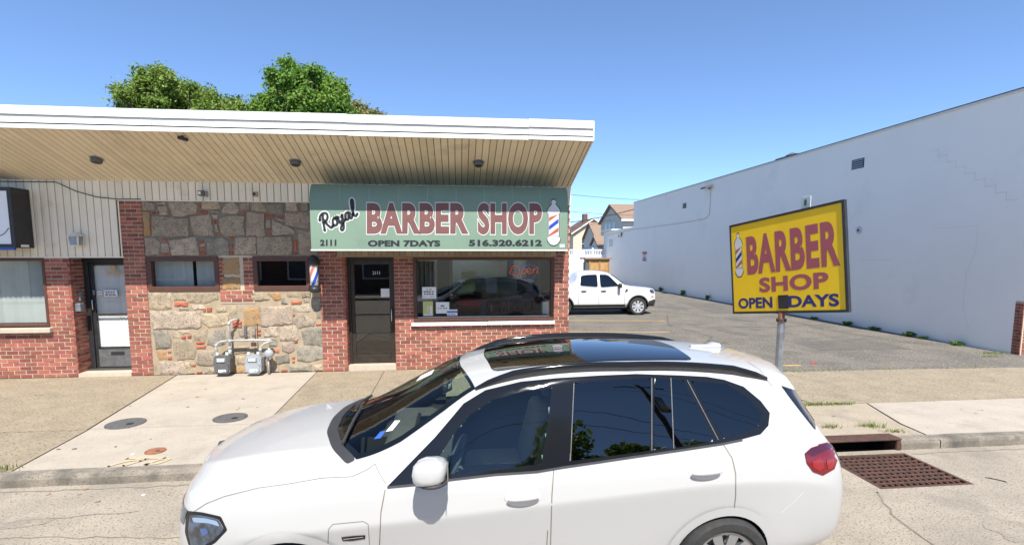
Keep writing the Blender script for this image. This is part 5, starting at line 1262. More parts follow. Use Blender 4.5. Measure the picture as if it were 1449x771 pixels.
tree('maple_tree', 'bright green tree with a tall tuft above the roof behind the stone wall', 28, [(408,86,7),(412,94,9),(387,100,6),(400,106,10),(418,106,11),(392,112,8),(430,100,8),(444,97,7),(450,104,8),(440,110,12),(463,112,6),(470,117,9),(480,119,7),(484,128,8),(455,120,14),(425,122,16),(400,125,14),(385,134,11),(372,142,10),(365,152,7),(430,140,22),(465,138,16),(478,148,13),(490,154,9),(405,148,20),(380,158,13),(450,158,20),(420,168,26),(460,178,24),(420,200,40)], 'leaf2', (-8.3, 29), .36, 40000, .09, 2)
tree('young_tree', 'small olive green tree just clearing the roof edge beside the awning', 31, [(505,148,7),(500,155,8),(514,151,6),(520,158,7),(530,160,4),(537,163,3),(512,162,10),(515,178,16)], 'leaf_olive', (-5.0, 31.5), .16, 7000, .085, 3)

# ================================================================== VEHICLES
def inside(p, poly):
    x, y = p; c = False; j = len(poly) - 1
    for i in range(len(poly)):
        xi, yi = poly[i]; xj, yj = poly[j]
        if (yi > y) != (yj > y) and x < (xj - xi) * (y - yi) / (yj - yi + 1e-12) + xi: c = not c
        j = i
    return c
def dens(poly, sp):
    out = []
    for i in range(len(poly)):
        a, c = Vector(poly[i]), Vector(poly[(i + 1) % len(poly)]); n = max(1, int((c - a).length / sp))
        out += [tuple(a.lerp(c, k / n)) for k in range(n)]
    return out
def rnd(poly, n=5, r=.3):
    """round the corners of a closed polygon a little"""
    out = []
    for i in range(len(poly)):
        a, p, c = Vector(poly[i - 1]), Vector(poly[i]), Vector(poly[(i + 1) % len(poly)])
        s, e_ = p.lerp(a, r), p.lerp(c, r)
        for k in range(n + 1):
            t_ = k / n; out.append(tuple(s.lerp(p, t_).lerp(p.lerp(e_, t_), t_)))
    return out
def mesh2d(poly, sp, holes=()):
    loops = [dens(poly, sp)] + [dens(h, sp) for h in holes]
    vs = []; es = []
    for l in loops:
        o_ = len(vs); vs += [Vector(p) for p in l]; es += [(o_ + i, o_ + (i + 1) % len(l)) for i in range(len(l))]
    x0, x1 = min(p[0] for p in poly), max(p[0] for p in poly); y0, y1 = min(p[1] for p in poly), max(p[1] for p in poly)
    nx_, ny_ = int((x1 - x0) / sp), int((y1 - y0) / sp)
    bd = [Vector(p) for p in vs]
    for i in range(nx_ + 1):
        for j in range(ny_ + 1):
            p = (x0 + (i + .5 + .01 * j) * sp, y0 + (j + .5) * sp)
            if inside(p, poly) and not any(inside(p, h) for h in holes) and min((Vector(p) - q).length for q in bd) > sp * .45: vs.append(Vector(p))
    r_ = delaunay_2d_cdt(vs, es, [], 0, 1e-6)
    fs = []
    for f in r_[2]:
        c = sum((r_[0][i] for i in f), Vector((0, 0))) / len(f)
        if inside(c, poly) and not any(inside(c, h) for h in holes): fs.append(list(f))
    return [tuple(v) for v in r_[0]], fs
def project(p):
    v = p - _C; z = v.dot(_F); return (CX + FPX * v.dot(_R) / z, CY + SH - FPX * v.dot(_U) / z)

class Shell:
    """smooth body shell grown from a mirrored cage; panels are laid on its surface"""
    def __init__(s, stations, loc, levels, root, creases=()):
        s.loc = Vector(loc); s.root = root
        n = len(stations[0]); vs = []; fs = []; idx = {}
        for i, st in enumerate(stations):
            for k, p in enumerate(st):
                idx[i, k, 1] = len(vs); vs.append(Vector(p))
                if abs(p[1]) < 1e-6: idx[i, k, -1] = idx[i, k, 1]
                else: idx[i, k, -1] = len(vs); vs.append(Vector((p[0], -p[1], p[2])))
        for i in range(len(stations) - 1):
            for k in range(n - 1):
                fs.append([idx[i, k, 1], idx[i + 1, k, 1], idx[i + 1, k + 1, 1], idx[i, k + 1, 1]])
                fs.append([idx[i, k, -1], idx[i, k + 1, -1], idx[i + 1, k + 1, -1], idx[i + 1, k, -1]])
        L_ = len(stations) - 1
        for k in range(n - 1):
            q = [idx[0, k, 1], idx[0, k + 1, 1], idx[0, k + 1, -1], idx[0, k, -1]]; fs.append(list(dict.fromkeys(q)))
            q = [idx[L_, k, -1], idx[L_, k + 1, -1], idx[L_, k + 1, 1], idx[L_, k, 1]]; fs.append(list(dict.fromkeys(q)))
        me = bpy.data.meshes.new('cage'); me.from_pydata(vs, [], fs); me.validate()
        bm = bmesh.new(); bm.from_mesh(me); bmesh.ops.recalc_face_normals(bm, faces=bm.faces[:]); bm.to_mesh(me); bm.free()
        if creases:
            at = me.attributes.new('crease_edge', 'FLOAT', 'EDGE'); ek = {tuple(sorted(e_.vertices)): e_.index for e_ in me.edges}
            for (k, i0, i1, cw) in creases:
                for i in range(i0, i1):
                    for sg_ in (1, -1):
                        q = ek.get(tuple(sorted((idx[i, k, sg_], idx[i + 1, k, sg_]))))
                        if q is not None: at.data[q].value = cw
        ob = bpy.data.objects.new('cage', me); col.objects.link(ob)
        mo = ob.modifiers.new('s', 'SUBSURF'); mo.levels = levels; mo.render_levels = levels
        dg = bpy.context.evaluated_depsgraph_get(); ev_ = bpy.data.meshes.new_from_object(ob.evaluated_get(dg))
        bpy.data.objects.remove(ob)
        s.me = ev_; s.v = [v.co.copy() for v in ev_.vertices]; s.f = [list(p.vertices) for p in ev_.polygons]
        s.n = [v.normal.copy() for v in ev_.vertices]
        s.bvh = BVHTree.FromPolygons(s.v, s.f); s.dead = []
    def hit(s, o_, d):
        r_ = s.bvh.ray_cast(o_, d)
        return (r_[0], r_[1]) if r_[0] is not None else None
    def near(s, p): r_ = s.bvh.find_nearest(p); return r_[0], r_[1]
    def smoothn(s, p, nf):
        return nf
    def side(s, x, z):
        h = s.hit(Vector((x, -4, z)), Vector((0, 1, 0)))
        return h if h and h[0].y < 0 else s.near(Vector((x, -1.0, z)))
    def top(s, x, y): return s.hit(Vector((x, y, 4)), Vector((0, 0, -1))) or s.near(Vector((x, y, 1)))
    def endp(s, y, z, sg_): return s.hit(Vector((6 * sg_, y, z)), Vector((-sg_, 0, 0))) or s.near(Vector((2.5 * sg_, y, z)))
    def px(s, u, v):
        d = ray(u, v).normalized(); h = s.hit(_C - s.loc, d)
        if h and h[1].dot(d) < 0: return h
        t_ = (-.95 + s.loc.y) / d.y; return s.near(_C + d * t_ - s.loc)
    def panel(s, name, poly, m, fn, off, sp, parent=None, holes=(), mirror=True, smooth=True, thick=0.):
        v2, fs = mesh2d(poly, sp, holes); out = []
        vs = []; ns = []
        for p in v2:
            h = fn(*p); nrm = h[1]
            vs.append(h[0] + nrm * off); ns.append(nrm)
        # smooth the normals a little over neighbours
        acc = [Vector() for _ in vs]
        for f in fs:
            a = sum((ns[i] for i in f), Vector())
            for i in f: acc[i] += a
        acc = [a.normalized() if a.length > 0 else Vector((0, 0, 1)) for a in acc]
        # consistent winding with the surface
        fo = []
        for f in fs:
            nn = (vs[f[1]] - vs[f[0]]).cross(vs[f[2]] - vs[f[0]])
            fo.append(f if nn.dot(acc[f[0]]) > 0 else f[::-1])
        for sgn in ((1, -1) if mirror else (1,)):
            b = MB(); b.v = [Vector((v.x, v.y * sgn, v.z)) + s.loc for v in vs]; b.f = [f[::sgn] for f in fo]; b.mi = [0] * len(fo)
            o_ = b.build(name, m, parent or s.root, smooth)
            if smooth:
                try: o_.data.normals_split_custom_set_from_vertices([(a.x, a.y * sgn, a.z) for a in acc])
                except Exception as e_: pass
            out.append(o_)
        return out
    def line(s, name, pts, w_, m, fn, off, parent=None, mirror=True):
        q = []
        for i in range(len(pts) - 1):
            a, c = Vector(pts[i]), Vector(pts[i + 1])
            hs = [fn(*a.lerp(c, k / 8)) for k in range(8)]; q += hs
        q.append(fn(*pts[-1])); vs = []
        for i, (p, n_) in enumerate(q):
            t_ = (q[min(i + 1, len(q) - 1)][0] - q[max(i - 1, 0)][0])
            sd = t_.cross(n_); sd = sd.normalized() * w_ / 2 if sd.length > 1e-8 else Vector((0, 0, w_ / 2))
            vs += [p + n_ * off + sd, p + n_ * off - sd]
        fs = [(2 * i, 2 * i + 1, 2 * i + 3, 2 * i + 2) for i in range(len(q) - 1)]
        for sgn in ((1, -1) if mirror else (1,)):
            b = MB(); b.add([Vector((v.x, v.y * sgn, v.z)) + s.loc for v in vs], fs); b.build(name, m, parent or s.root)
    def cut(s, test): s.dead.append(test)
    def finish(s, name, m, lining=None, thick=.03):
        keep = []
        for f in s.f:
            c = sum((s.v[i] for i in f), Vector()) / len(f)
            if not any(t_(c) for t_ in s.dead): keep.append(f)
        b = MB(); b.v = [v + s.loc for v in s.v]; b.f = keep; b.mi = [0] * len(keep); o_ = b.build(name, m, s.root, True)
        if lining:
            b = MB(); b.v = [v - n_ * thick + s.loc for v, n_ in zip(s.v, s.n)]; b.f = [f[::-1] for f in keep]; b.mi = [0] * len(keep); b.build('cabin_lining', lining, s.root, True)
        return o_
def wheel(root, loc, x, y, zc, r, wd, rim_m, spokes, side):
    t = pempty('wheel', root); t.location = Vector((x, y, zc)) + loc - wloc(root); c = Vector((x, y, zc)) + loc
    h = wd / 2; ri = r * .70
    MB().lathe([(ri, -h * .85), (ri + .02, -h), (r - .03, -h), (r - .008, -h * .8), (r, -h * .4), (r, h * .4), (r - .008, h * .8), (r - .03, h), (ri + .02, h), (ri, h * .85)], c, 'Y', 40, False).build('tyre', 'tyre', t, True, auto=35)
    MB().lathe([(ri - .005, -h * .8), (ri - .02, -h * .1), (ri - .02, h * .1), (ri - .005, h * .8)], c, 'Y', 32, False).build('rim_barrel', 'plastic', t, True)
    b = MB(); s_ = side; f0 = s_ * h * .78
    o_ = len(b.v)
    b.lathe([(ri - .03, f0 - s_ * .01), (ri + .006, f0), (ri + .006, f0 - s_ * .02), (ri - .03, f0 - s_ * .03)], c, 'Y', 36, False)
    for k in range(spokes):
        a = 2 * math.pi * k / spokes; ca, sa = math.cos(a), math.sin(a); w0, w1 = r * .075, r * .11
        def pt(rad, lat, dep): return c + Vector((ca * rad - sa * lat, f0 + s_ * dep, sa * rad + ca * lat))
        b.add([pt(.04, -w0, -.02), pt(.04, w0, -.02), pt(ri - .02, w1, -.005), pt(ri - .02, -w1, -.005), pt(.04, -w0, -.06), pt(.04, w0, -.06), pt(ri - .02, w1, -.04), pt(ri - .02, -w1, -.04)], [(0, 1, 2, 3), (7, 6, 5, 4), (0, 4, 5, 1), (1, 5, 6, 2), (2, 6, 7, 3), (3, 7, 4, 0)])
    b.lathe([(.075, f0 - s_ * .05), (.075, f0 - s_ * .012), (.03, f0 - s_ * .006)], c, 'Y', 18)
    b.build('rim', rim_m, t)
    MB().lathe([(ri * .8, -.02), (ri * .8, .02)], c, 'Y', 24).build('brake_disc', 'galv', t)
    return t

# ---- white SUV parked at the kerb
SL = (0, 4.30, -.13)
suv = thing('white_suv', 'white SUV with dark glass roof and tinted windows parked at the kerb', 'car', SL)
def lower(x, w, zb=.22):
    """sill .. shoulder points for a mid-body station"""
    return [(x, w - .26, zb), (x, w - .15, zb + .06), (x, w - .10, .47), (x, w, .79 + .07 * (x + .5))]
ST_ = [
 [(-1.95,.50,.24),(-2.00,.56,.30),(-2.03,.60,.44),(-2.03,.60,.66),(-2.01,.60,.82),(-1.97,.585,.915),(-1.94,.50,.955),(-1.955,.38,.98),(-1.965,.2,.985),(-1.97,0,.988)],
 [(-1.74,.70,.22),(-1.80,.83,.29),(-1.82,.86,.44),(-1.82,.87,.66),(-1.79,.86,.85),(-1.74,.83,.955),(-1.70,.72,1.005),(-1.73,.54,1.042),(-1.76,.28,1.052),(-1.77,0,1.055)],
 [(-1.48,.76,.22),(-1.48,.87,.29),(-1.49,.92,.45),(-1.50,.96,.71),(-1.48,.945,.90),(-1.45,.91,1.005),(-1.43,.77,1.043),(-1.45,.60,1.088),(-1.47,.30,1.10),(-1.48,0,1.103)],
 lower(-1.13,.99)+[(-1.13,.975,.945),(-1.12,.935,1.045),(-1.10,.80,1.078),(-1.12,.62,1.122),(-1.15,.30,1.132),(-1.16,0,1.135)],
 lower(-.75,1.0)+[(-.75,.985,.985),(-.74,.95,1.065),(-.70,.86,1.10),(-.80,.64,1.137),(-.92,.32,1.152),(-.95,0,1.155)],
 lower(-.45,1.0)+[(-.45,.99,1.0),(-.46,.955,1.085),(-.44,.875,1.155),(-.55,.69,1.235),(-.63,.36,1.30),(-.65,0,1.315)],
 lower(-.10,1.0)+[(-.10,.99,1.01),(-.10,.955,1.11),(-.10,.83,1.385),(-.16,.70,1.455),(-.26,.38,1.53),(-.28,0,1.545)],
 lower(.22,1.0)+[(.22,.99,1.02),(.22,.955,1.13),(.22,.785,1.575),(.16,.685,1.645),(.06,.37,1.69),(.03,0,1.705)],
 lower(.70,1.0)+[(.70,.99,1.04),(.70,.955,1.16),(.70,.76,1.675),(.70,.68,1.73),(.70,.37,1.762),(.70,0,1.77)],
 lower(1.30,1.0)+[(1.30,.99,1.06),(1.30,.95,1.195),(1.30,.75,1.69),(1.30,.67,1.745),(1.30,.37,1.775),(1.30,0,1.783)],
 lower(1.88,1.0)+[(1.88,.985,1.08),(1.90,.935,1.235),(1.92,.735,1.655),(1.95,.655,1.715),(1.98,.36,1.75),(2.0,0,1.758)],
 [(2.30,.74,.24),(2.30,.87,.30),(2.31,.91,.49),(2.32,.965,.93),(2.33,.945,1.10),(2.36,.885,1.25),(2.40,.71,1.56),(2.49,.63,1.645),(2.56,.36,1.69),(2.58,0,1.70)],
 [(2.40,.73,.24),(2.42,.865,.31),(2.44,.905,.49),(2.44,.955,.92),(2.44,.935,1.09),(2.45,.87,1.24),(2.46,.70,1.515),(2.53,.61,1.60),(2.59,.35,1.645),(2.61,0,1.655)],
 [(2.68,.68,.26),(2.76,.83,.33),(2.80,.885,.50),(2.79,.925,.86),(2.75,.91,1.06),(2.66,.835,1.20),(2.66,.66,1.39),(2.71,.55,1.43),(2.75,.32,1.46),(2.77,0,1.47)],
 [(2.86,.58,.28),(2.98,.70,.35),(3.04,.75,.50),(3.01,.79,.80),(2.96,.78,1.02),(2.89,.71,1.14),(2.85,.58,1.19),(2.87,.42,1.20),(2.89,.24,1.21),(2.90,0,1.215)],
]
for st_i, d5, d in ((0, .02, .025), (1, .025, .04), (2, .03, .055), (3, .025, .06), (4, .0, .05), (5, .0, .028)):   # full, high bonnet
    ST_[st_i] = [(p[0], p[1], p[2] + (d5 if k == 5 else d * (.75 if k == 6 else 1) if k > 5 else 0)) for k, p in enumerate(ST_[st_i])]
S = Shell(ST_, SL, 4, suv, [(3, 2, 13, .75), (7, 0, 4, .7), (5, 1, 4, .35), (4, 3, 12, .25), (6, 5, 10, .3), (7, 11, 13, .6), (8, 11, 13, .6), (9, 11, 13, .6), (6, 11, 13, .5)])
PXS = 6.0
dlo = [(548,688),(580,655),(616,618),(640,590),(656,571),(687,552),(737,540),(787,535),(850,531),(900,529),(964,531),(1000,533),(1024,537),(1052,547),(1076,567),(1089,584),(1087,602),(1076,614),(1050,621),(1020,627),(960,636),(897,645),(850,652),(795,660),(760,666),(700,670),(640,677),(590,684)]
g1 = [(606,673),(622,645),(641,615),(666,586),(696,566),(741,553),(781,548),(775,600),(766,656),(700,664),(640,670)]
g2 = [(812,542),(860,538),(919,535),(921,560),(919,637),(860,645),(806,652)]
g2b = [(926,535),(967,538),(990,580),(1009,624),(956,633),(925,636)]
g3 = [(978,539),(1027,543),(1059,563),(1078,585),(1073,602),(1050,612),(1024,620),(1000,582)]
tri_ = [(572,679),(600,648),(596,676)]
S.panel('window_trim', dlo, 'trim_black', S.px, .003, PXS, holes=[g1, g2, g2b, g3])
for nm, g_, m in (('front_window', g1, 'glass_side'), ('rear_window', g2, 'glass_tint'), ('rear_quarter_window', g2b, 'glass_tint'), ('rear_side_window', g3, 'glass_tint')):
    S.panel(nm, rnd(g_, 3, .12), m, S.px, .0045, PXS)
def cutpx(poly):
    def t_(c):
        if abs(c.y) < .55 or c.z < 1.0: return False
        return inside(project(Vector((c.x, -abs(c.y), c.z)) + S.loc), poly)
    return t_
for g_ in (g1, g2, g2b, g3):
    cc = Vector((sum(p[0] for p in g_) / len(g_), sum(p[1] for p in g_) / len(g_)))
    S.cut(cutpx([tuple(cc.lerp(Vector(p), 1.025)) for p in g_]))
S.line('window_bar', [(949, 535), (953, 634)], .007, 'iron', S.px, .006)
for a in ([(812,542),(807,651)], [(922,535),(922,637)], [(972,538),(1016,622)]): S.line('window_seal', a, .006, 'iron', S.px, .0062)
S.line('belt_moulding', [(548,689),(590,685),(640,678),(700,671),(760,667),(795,661),(850,653),(897,646),(960,637),(1020,628),(1050,622)], .014, 'plastic', S.px, .006)
# windscreen
ws = [(-.70, -.80), (-.83, -.62), (-.93, -.32), (-.955, 0), (-.93, .32), (-.83, .62), (-.70, .80), (-.40, .785), (-.10, .725), (.12, .665), (.06, .4), (.02, .2), (.01, 0), (.02, -.2), (.06, -.4), (.12, -.665), (-.10, -.725), (-.40, -.785)]
wsi = [(p[0] * .94 - .025, p[1] * .945) for p in ws]
wsc = [(p[0] * .965 - .015, p[1] * .965) for p in ws]
S.panel('windscreen', ws, 'glass_wind', S.top, .004, .035, mirror=False)
S.panel('windscreen_border', ws, 'trim_black', S.top, .002, .03, holes=[wsi], mirror=False)
S.cut(lambda c: c.z > 1.08 and inside((c.x, c.y), wsc) and c.x < .1)
cowl = rnd([(-.70, -.80), (-.83, -.62), (-.93, -.32), (-.955, 0), (-.93, .32), (-.83, .62), (-.70, .80), (-.76, .83), (-.90, .64), (-1.01, .33), (-1.04, 0), (-1.01, -.33), (-.90, -.64), (-.76, -.83)], 3, .25)
S.panel('cowl', cowl, 'plastic', S.top, .006, .03, mirror=False)
for y0, y1 in ((-.62, .02), (.06, .66)):
    pts = [S.top(-.86 + .06 * abs(y0) + .03 * k / 6, y0 + (y1 - y0) * k / 6) for k in range(7)]
    MB().tube([p + n_ * .022 + S.loc for p, n_ in pts], .011, 6).build('wiper', 'plastic', suv)
# roof glass
rg = rnd([(.27, -.50), (.235, -.25), (.225, 0), (.235, .25), (.27, .50), (.8, .535), (1.4, .53), (1.80, .50), (1.84, 0), (1.80, -.50), (1.4, -.53), (.8, -.535)], 3, .2)
S.panel('roof_glass', rg, 'glass_roof', S.top, .004, .04, mirror=False)
rgf = rnd([(.255, -.515), (.21, 0), (.255, .515), (.8, .55), (1.4, .545), (1.815, .515), (1.855, 0), (1.815, -.515), (1.4, -.545), (.8, -.55)], 3, .15)
S.panel('roof_glass_frame', rgf, 'trim_black', S.top, .002, .04, mirror=False, holes=[rg])
S.line('roof_glass_joint', [(.92, -.53), (.93, 0), (.92, .53)], .018, 'trim_black', S.top, .0055, mirror=False)
S.cut(lambda c: c.z > 1.5 and inside((c.x, c.y), rg))
# roof rails
for sgn in (-1, 1):
    pts = []
    for k in range(25):
        x = .12 + 2.20 * k / 24; yy = -.705 + .03 * abs(k / 12 - 1); h = S.hit(Vector((x, yy, 4)), Vector((0, 0, -1)))
        l = .038 * min(1, min(k, 24 - k) / 3) + .008; pts.append(Vector((h[0].x, h[0].y * -sgn, h[0].z + l)) + S.loc)
    MB().tube(pts, [.012] + [.021] * 23 + [.012], 8).build('roof_rail', 'trim_black', suv, True)
    b = MB()
    for a, c in zip(pts, pts[1:]): b.prism([a + Vector((0, -.010, -.045)), a + Vector((0, .010, -.045)), a + Vector((0, .012, 0)), a + Vector((0, -.012, 0))], c - a)
    b.build('rail_foot', 'plastic', suv)
MB().cbox((2.02, 4.275, 1.60), (2.30, 4.325, 1.635), .01).build('fin_base', 'paint_white', suv)
b = MB(); b.prism([(2.08, 4.272, 1.58), (2.30, 4.272, 1.56), (2.29, 4.285, 1.642), (2.24, 4.285, 1.652)], (0, .05, 0)); b.build('antenna_fin', 'paint_white', suv)
# panel gaps
gap = lambda pts, w_=.007: S.line('panel_gap', pts, w_, 'crack', S.px, .0018)
gap([(545,692),(539,725),(537,771)]); gap([(795,548),(790,600),(784,658),(781,700),(779,771)])
gap([(1024,629),(1036,648),(1041,670),(1041,700),(1038,728)]); gap([(317,702),(365,690),(410,684),(456,676),(498,674),(520,664),(531,656)], .006); gap([(275,723),(292,712),(317,702)], .006)
gap([(531,656),(536,668),(546,684)], .005)
gap([(464,771),(465,748),(471,741),(514,737),(521,741),(523,771)], .005)
S.line('panel_gap', [(-.52, .62), (-.53, .35)], .007, 'crack', S.side, .0018); S.line('panel_gap', [(.60, .66), (.60, .33)], .007, 'crack', S.side, .0018); S.line('panel_gap', [(-.50, .335), (.60, .33), (1.42, .34)], .007, 'crack', S.side, .0018)
S.panel('fender_badge', [(483,759),(500,757),(517,756),(517,761),(498,764),(485,764)], 'trim_black', S.px, .004, 4.0)
S.line('badge_chrome', [(486,761.5),(514,758.5)], .006, 'chrome', S.px, .006)
S.line('rear_crease', [(1138,695),(1120,712),(1105,725)], .004, 'grime', S.px, .0015); S.line('tailgate_gap', [(1058,512),(1075,523),(1092,546)], .006, 'crack', S.px, .0018)
# lamps
tl = [(1138,641),(1147,633),(1163,628),(1177,623),(1182,632),(1180,645),(1184,651),(1180,663),(1164,672),(1150,667),(1141,655)]
S.panel('tail_lamp', tl, 'tail_red', S.px, .006, 3.5)
S.panel('tail_lamp_band', [(1139,641),(1147,634),(1163,629),(1177,624),(1181,632),(1165,638),(1150,645)], 'tail_dark', S.px, .008, 3.0)
S.panel('tail_lamp_patch', [(1148,652),(1158,648),(1163,651),(1165,661),(1158,666),(1149,660)], 'tail_bright', S.px, .009, 3.0); S.panel('tail_lamp_patch', [(1168,650),(1178,648),(1180,655),(1176,662),(1170,663)], 'tail_bright', S.px, .009, 3.0)  # brighter red patches coloured into the lens, not emissive
RR = lambda y, z: S.endp(y, z, 1)
FF = lambda y, z: S.endp(y, z, -1)
S.panel('tail_lamp_inner', [(-.80,.97),(-.80,1.12),(-.66,1.10),(-.42,1.08),(-.42,1.02),(-.62,.98)], 'tail_red', RR, .006, .03)
hl = [(269,727),(285,728),(309,733),(318,748),(303,763),(287,772),(272,776),(267,752)]
hl = rnd(hl, 3, .25)
S.panel('headlamp', hl, 'lamp_lens', S.px, .005, 3.5); S.panel('headlamp_trim', rnd([(264,722),(286,724),(313,730),(322,749),(305,767),(288,777),(270,780),(262,752)], 2, .1), 'trim_black', S.px, .0025, 4.0, holes=[hl])
S.panel('headlamp_reflector', rnd([(283,747),(293,746),(296,753),(288,758)], 3, .3), 'lamp_blue', S.px, .0065, 2.5)
S.panel('headlamp_sky_reflection', rnd([(273,731),(290,732),(308,736),(312,744),(296,739),(275,738)], 2, .2), 'lamp_sky_reflection', S.px, .007, 3.0)  # pale blue reflection painted as a band across the upper lens
S.panel('headlamp_inner', [(-.80,.76),(-.80,.86),(-.62,.87),(-.42,.86),(-.42,.78),(-.62,.755)], 'lamp_lens', FF, .005, .03)
for sgn in (-1, 1):
    S.panel('kidney_grille', rnd([(sgn*.02,.60),(sgn*.02,.90),(sgn*.30,.89),(sgn*.36,.80),(sgn*.30,.60)], 3, .2), 'trim_black', FF, .006, .04, mirror=False)
    S.line('grille_surround', [(sgn*.015,.60),(sgn*.015,.905),(sgn*.30,.895),(sgn*.365,.80),(sgn*.305,.595),(sgn*.015,.60)], .018, 'chrome', FF, .012, mirror=False)
S.panel('lower_intake', rnd([(-.5,.34),(-.46,.47),(.46,.47),(.5,.34)], 3, .2), 'plastic', FF, .005, .04, mirror=False)
S.panel('rear_glass', rnd([(-.52,1.26),(-.50,1.50),(0,1.57),(.50,1.50),(.52,1.26),(0,1.25)], 3, .2), 'glass_roof', RR, .005, .04, mirror=False)
S.panel('rear_bumper_trim', [(-.72,.34),(-.72,.46),(.72,.46),(.72,.34)], 'plastic', RR, .006, .05, mirror=False); S.panel('licence_plate', [(-.16,.80),(-.16,.95),(.16,.95),(.16,.80)], 'paper', RR, .012, .05, mirror=False)
S.panel('rear_blade', [(2.43, 1.56), (2.60, 1.50), (2.72, 1.28), (2.66, 1.24)], 'trim_black', S.side, .006, .03)
# handles
for (u, v) in ((740, 704), (998, 668)):
    p, n_ = S.px(u, v)
    for sgn in (1, -1):
        c_ = Vector((p.x, p.y * sgn, p.z)) + S.loc
        b = MB(); b.ball((0, 0, 0), 1, 10, (.125, .012, .06)); b.v = [v_ + c_ for v_ in b.v]; b.build('handle_recess', 'grime', suv, True)
        b = MB(); b.ball((0, 0, 0), 1, 10, (.112, .024, .021)); b.v = [Vector((v_.x, v_.y, v_.z + .05 * v_.x)) + c_ + Vector((0, -.032 * sgn, .012)) for v_ in b.v]; b.build('door_handle', 'paint_white', suv, True)
# mirrors
mc = P(610, 665, Y=SL[1] - 1.13) - S.loc
for sgn in (1, -1):
    c_ = Vector((mc.x, mc.y * sgn, mc.z)) + S.loc; mr = pempty('wing_mirror', suv); mr.location = c_ - wloc(suv)
    b = MB(); n_ = 14
    prof = [(-1, .05), (-.94, .45), (-.75, .78), (-.4, .95), (0, 1), (.4, 1), (.75, .92), (.95, .7), (1, .4)]
    rows = []
    for (t_, r_) in prof:
        rows.append([(-.02 * t_ + .105 * math.copysign(abs(math.cos(a)) ** .7, math.cos(a)) * r_, t_ * .125 * -sgn, .083 * math.copysign(abs(math.sin(a)) ** .75, math.sin(a)) * r_ + .012 * t_) for a in [2 * math.pi * k / n_ for k in range(n_)]])
    b.v = [Vector(q) + c_ for r__ in rows for q in r__]; m_ = len(prof)
    b.f = [[i * n_ + k, i * n_ + (k + 1) % n_, (i + 1) * n_ + (k + 1) % n_, (i + 1) * n_ + k] for i in range(m_ - 1) for k in range(n_)] + [list(range(n_)), [(m_ - 1) * n_ + k for k in range(n_)]]
    b.mi = [0] * len(b.f); b.build('cap', 'paint_white', mr, True)
    b = MB(); b.ball((0, 0, 0), 1, 9, (.108, .118, .03)); b.v = [v_ + c_ + Vector((.006, 0, -.066)) for v_ in b.v]; b.build('underside', 'plastic', mr, True)
    MB().prism([c_ + Vector((-.03, sgn * -.02, -.075)), c_ + Vector((.04, sgn * -.02, -.075)), c_ + Vector((.05, sgn * .22, -.10)), c_ + Vector((-.06, sgn * .22, -.10))], (0, 0, -.025)).build('arm', 'plastic', mr)
    MB().box(c_ + Vector((.104, -.1, -.05)), c_ + Vector((.108, .1, .06))).build('glass', 'chrome', mr)
# windscreen stickers
for pl, m in (([(-.52,-.64),(-.47,-.66),(-.42,-.60),(-.46,-.57)], 'paper'), ([(-.60,-.66),(-.55,-.68),(-.52,-.63),(-.56,-.61)], 'blue_print'), ([(-.35,-.02),(-.22,-.06),(-.20,.08),(-.32,.12)], 'paper')):
    S.panel('sticker', pl, m, S.top, .0055, .05, mirror=False)
# arches, wheels, underbody
WXS = (-1.13, 1.90); WZ, WR = .338, .338
def archt(x0):
    return lambda c: (c.x - x0) ** 2 + (c.z - WZ) ** 2 < .368 ** 2 and abs(c.y) > .55 and c.z < .86
for x0 in WXS:
    S.cut(archt(x0)); n_ = 28
    outer = [(x0 + .43 * math.cos(a), WZ + .43 * math.sin(a)) for a in [R(-12 + 204 * k / n_) for k in range(n_ + 1)]]
    inner = [(x0 + .362 * math.cos(a), WZ + .362 * math.sin(a)) for a in [R(-14 + 208 * k / n_) for k in range(n_ + 1)]][::-1]
    S.panel('wheel_arch', outer + inner, 'paint_white', S.side, .014, .03)
    inner2 = [(x0 + .40 * math.cos(a), WZ + .40 * math.sin(a)) for a in [R(-14 + 208 * k / n_) for k in range(n_ + 1)]]
    for sgn in (-1, 1):
        b = MB(); vs = []
        for k in range(n_ + 1):
            a = R(-14 + 208 * k / n_); u, v = x0 + .365 * math.cos(a), WZ + .365 * math.sin(a); h = S.side(u, v)
            vs += [Vector((u, (h[0].y - .014) * -sgn, v)) + S.loc, Vector((u, .62 * sgn, v)) + S.loc]
        b.add(vs, [(2 * i, 2 * i + 1, 2 * i + 3, 2 * i + 2) for i in range(n_)]); b.build('wheel_well', 'plastic', suv)
        MB().box((x0 - .45, SL[1] + sgn * .60 - .005, SL[2] + .2), (x0 + .45, SL[1] + sgn * .60 + .005, SL[2] + .82)).build('well_wall', 'black_matte', suv)
        wheel(suv, S.loc, x0, sgn * .845, WZ, WR, .27, 'rim', 10, sgn)
MB().box((-1.75, SL[1] - .72, SL[2] + .20), (2.62, SL[1] + .72, SL[2] + .26)).build('underbody', 'black_matte', suv)
S.finish('body', 'paint_white', 'lining')
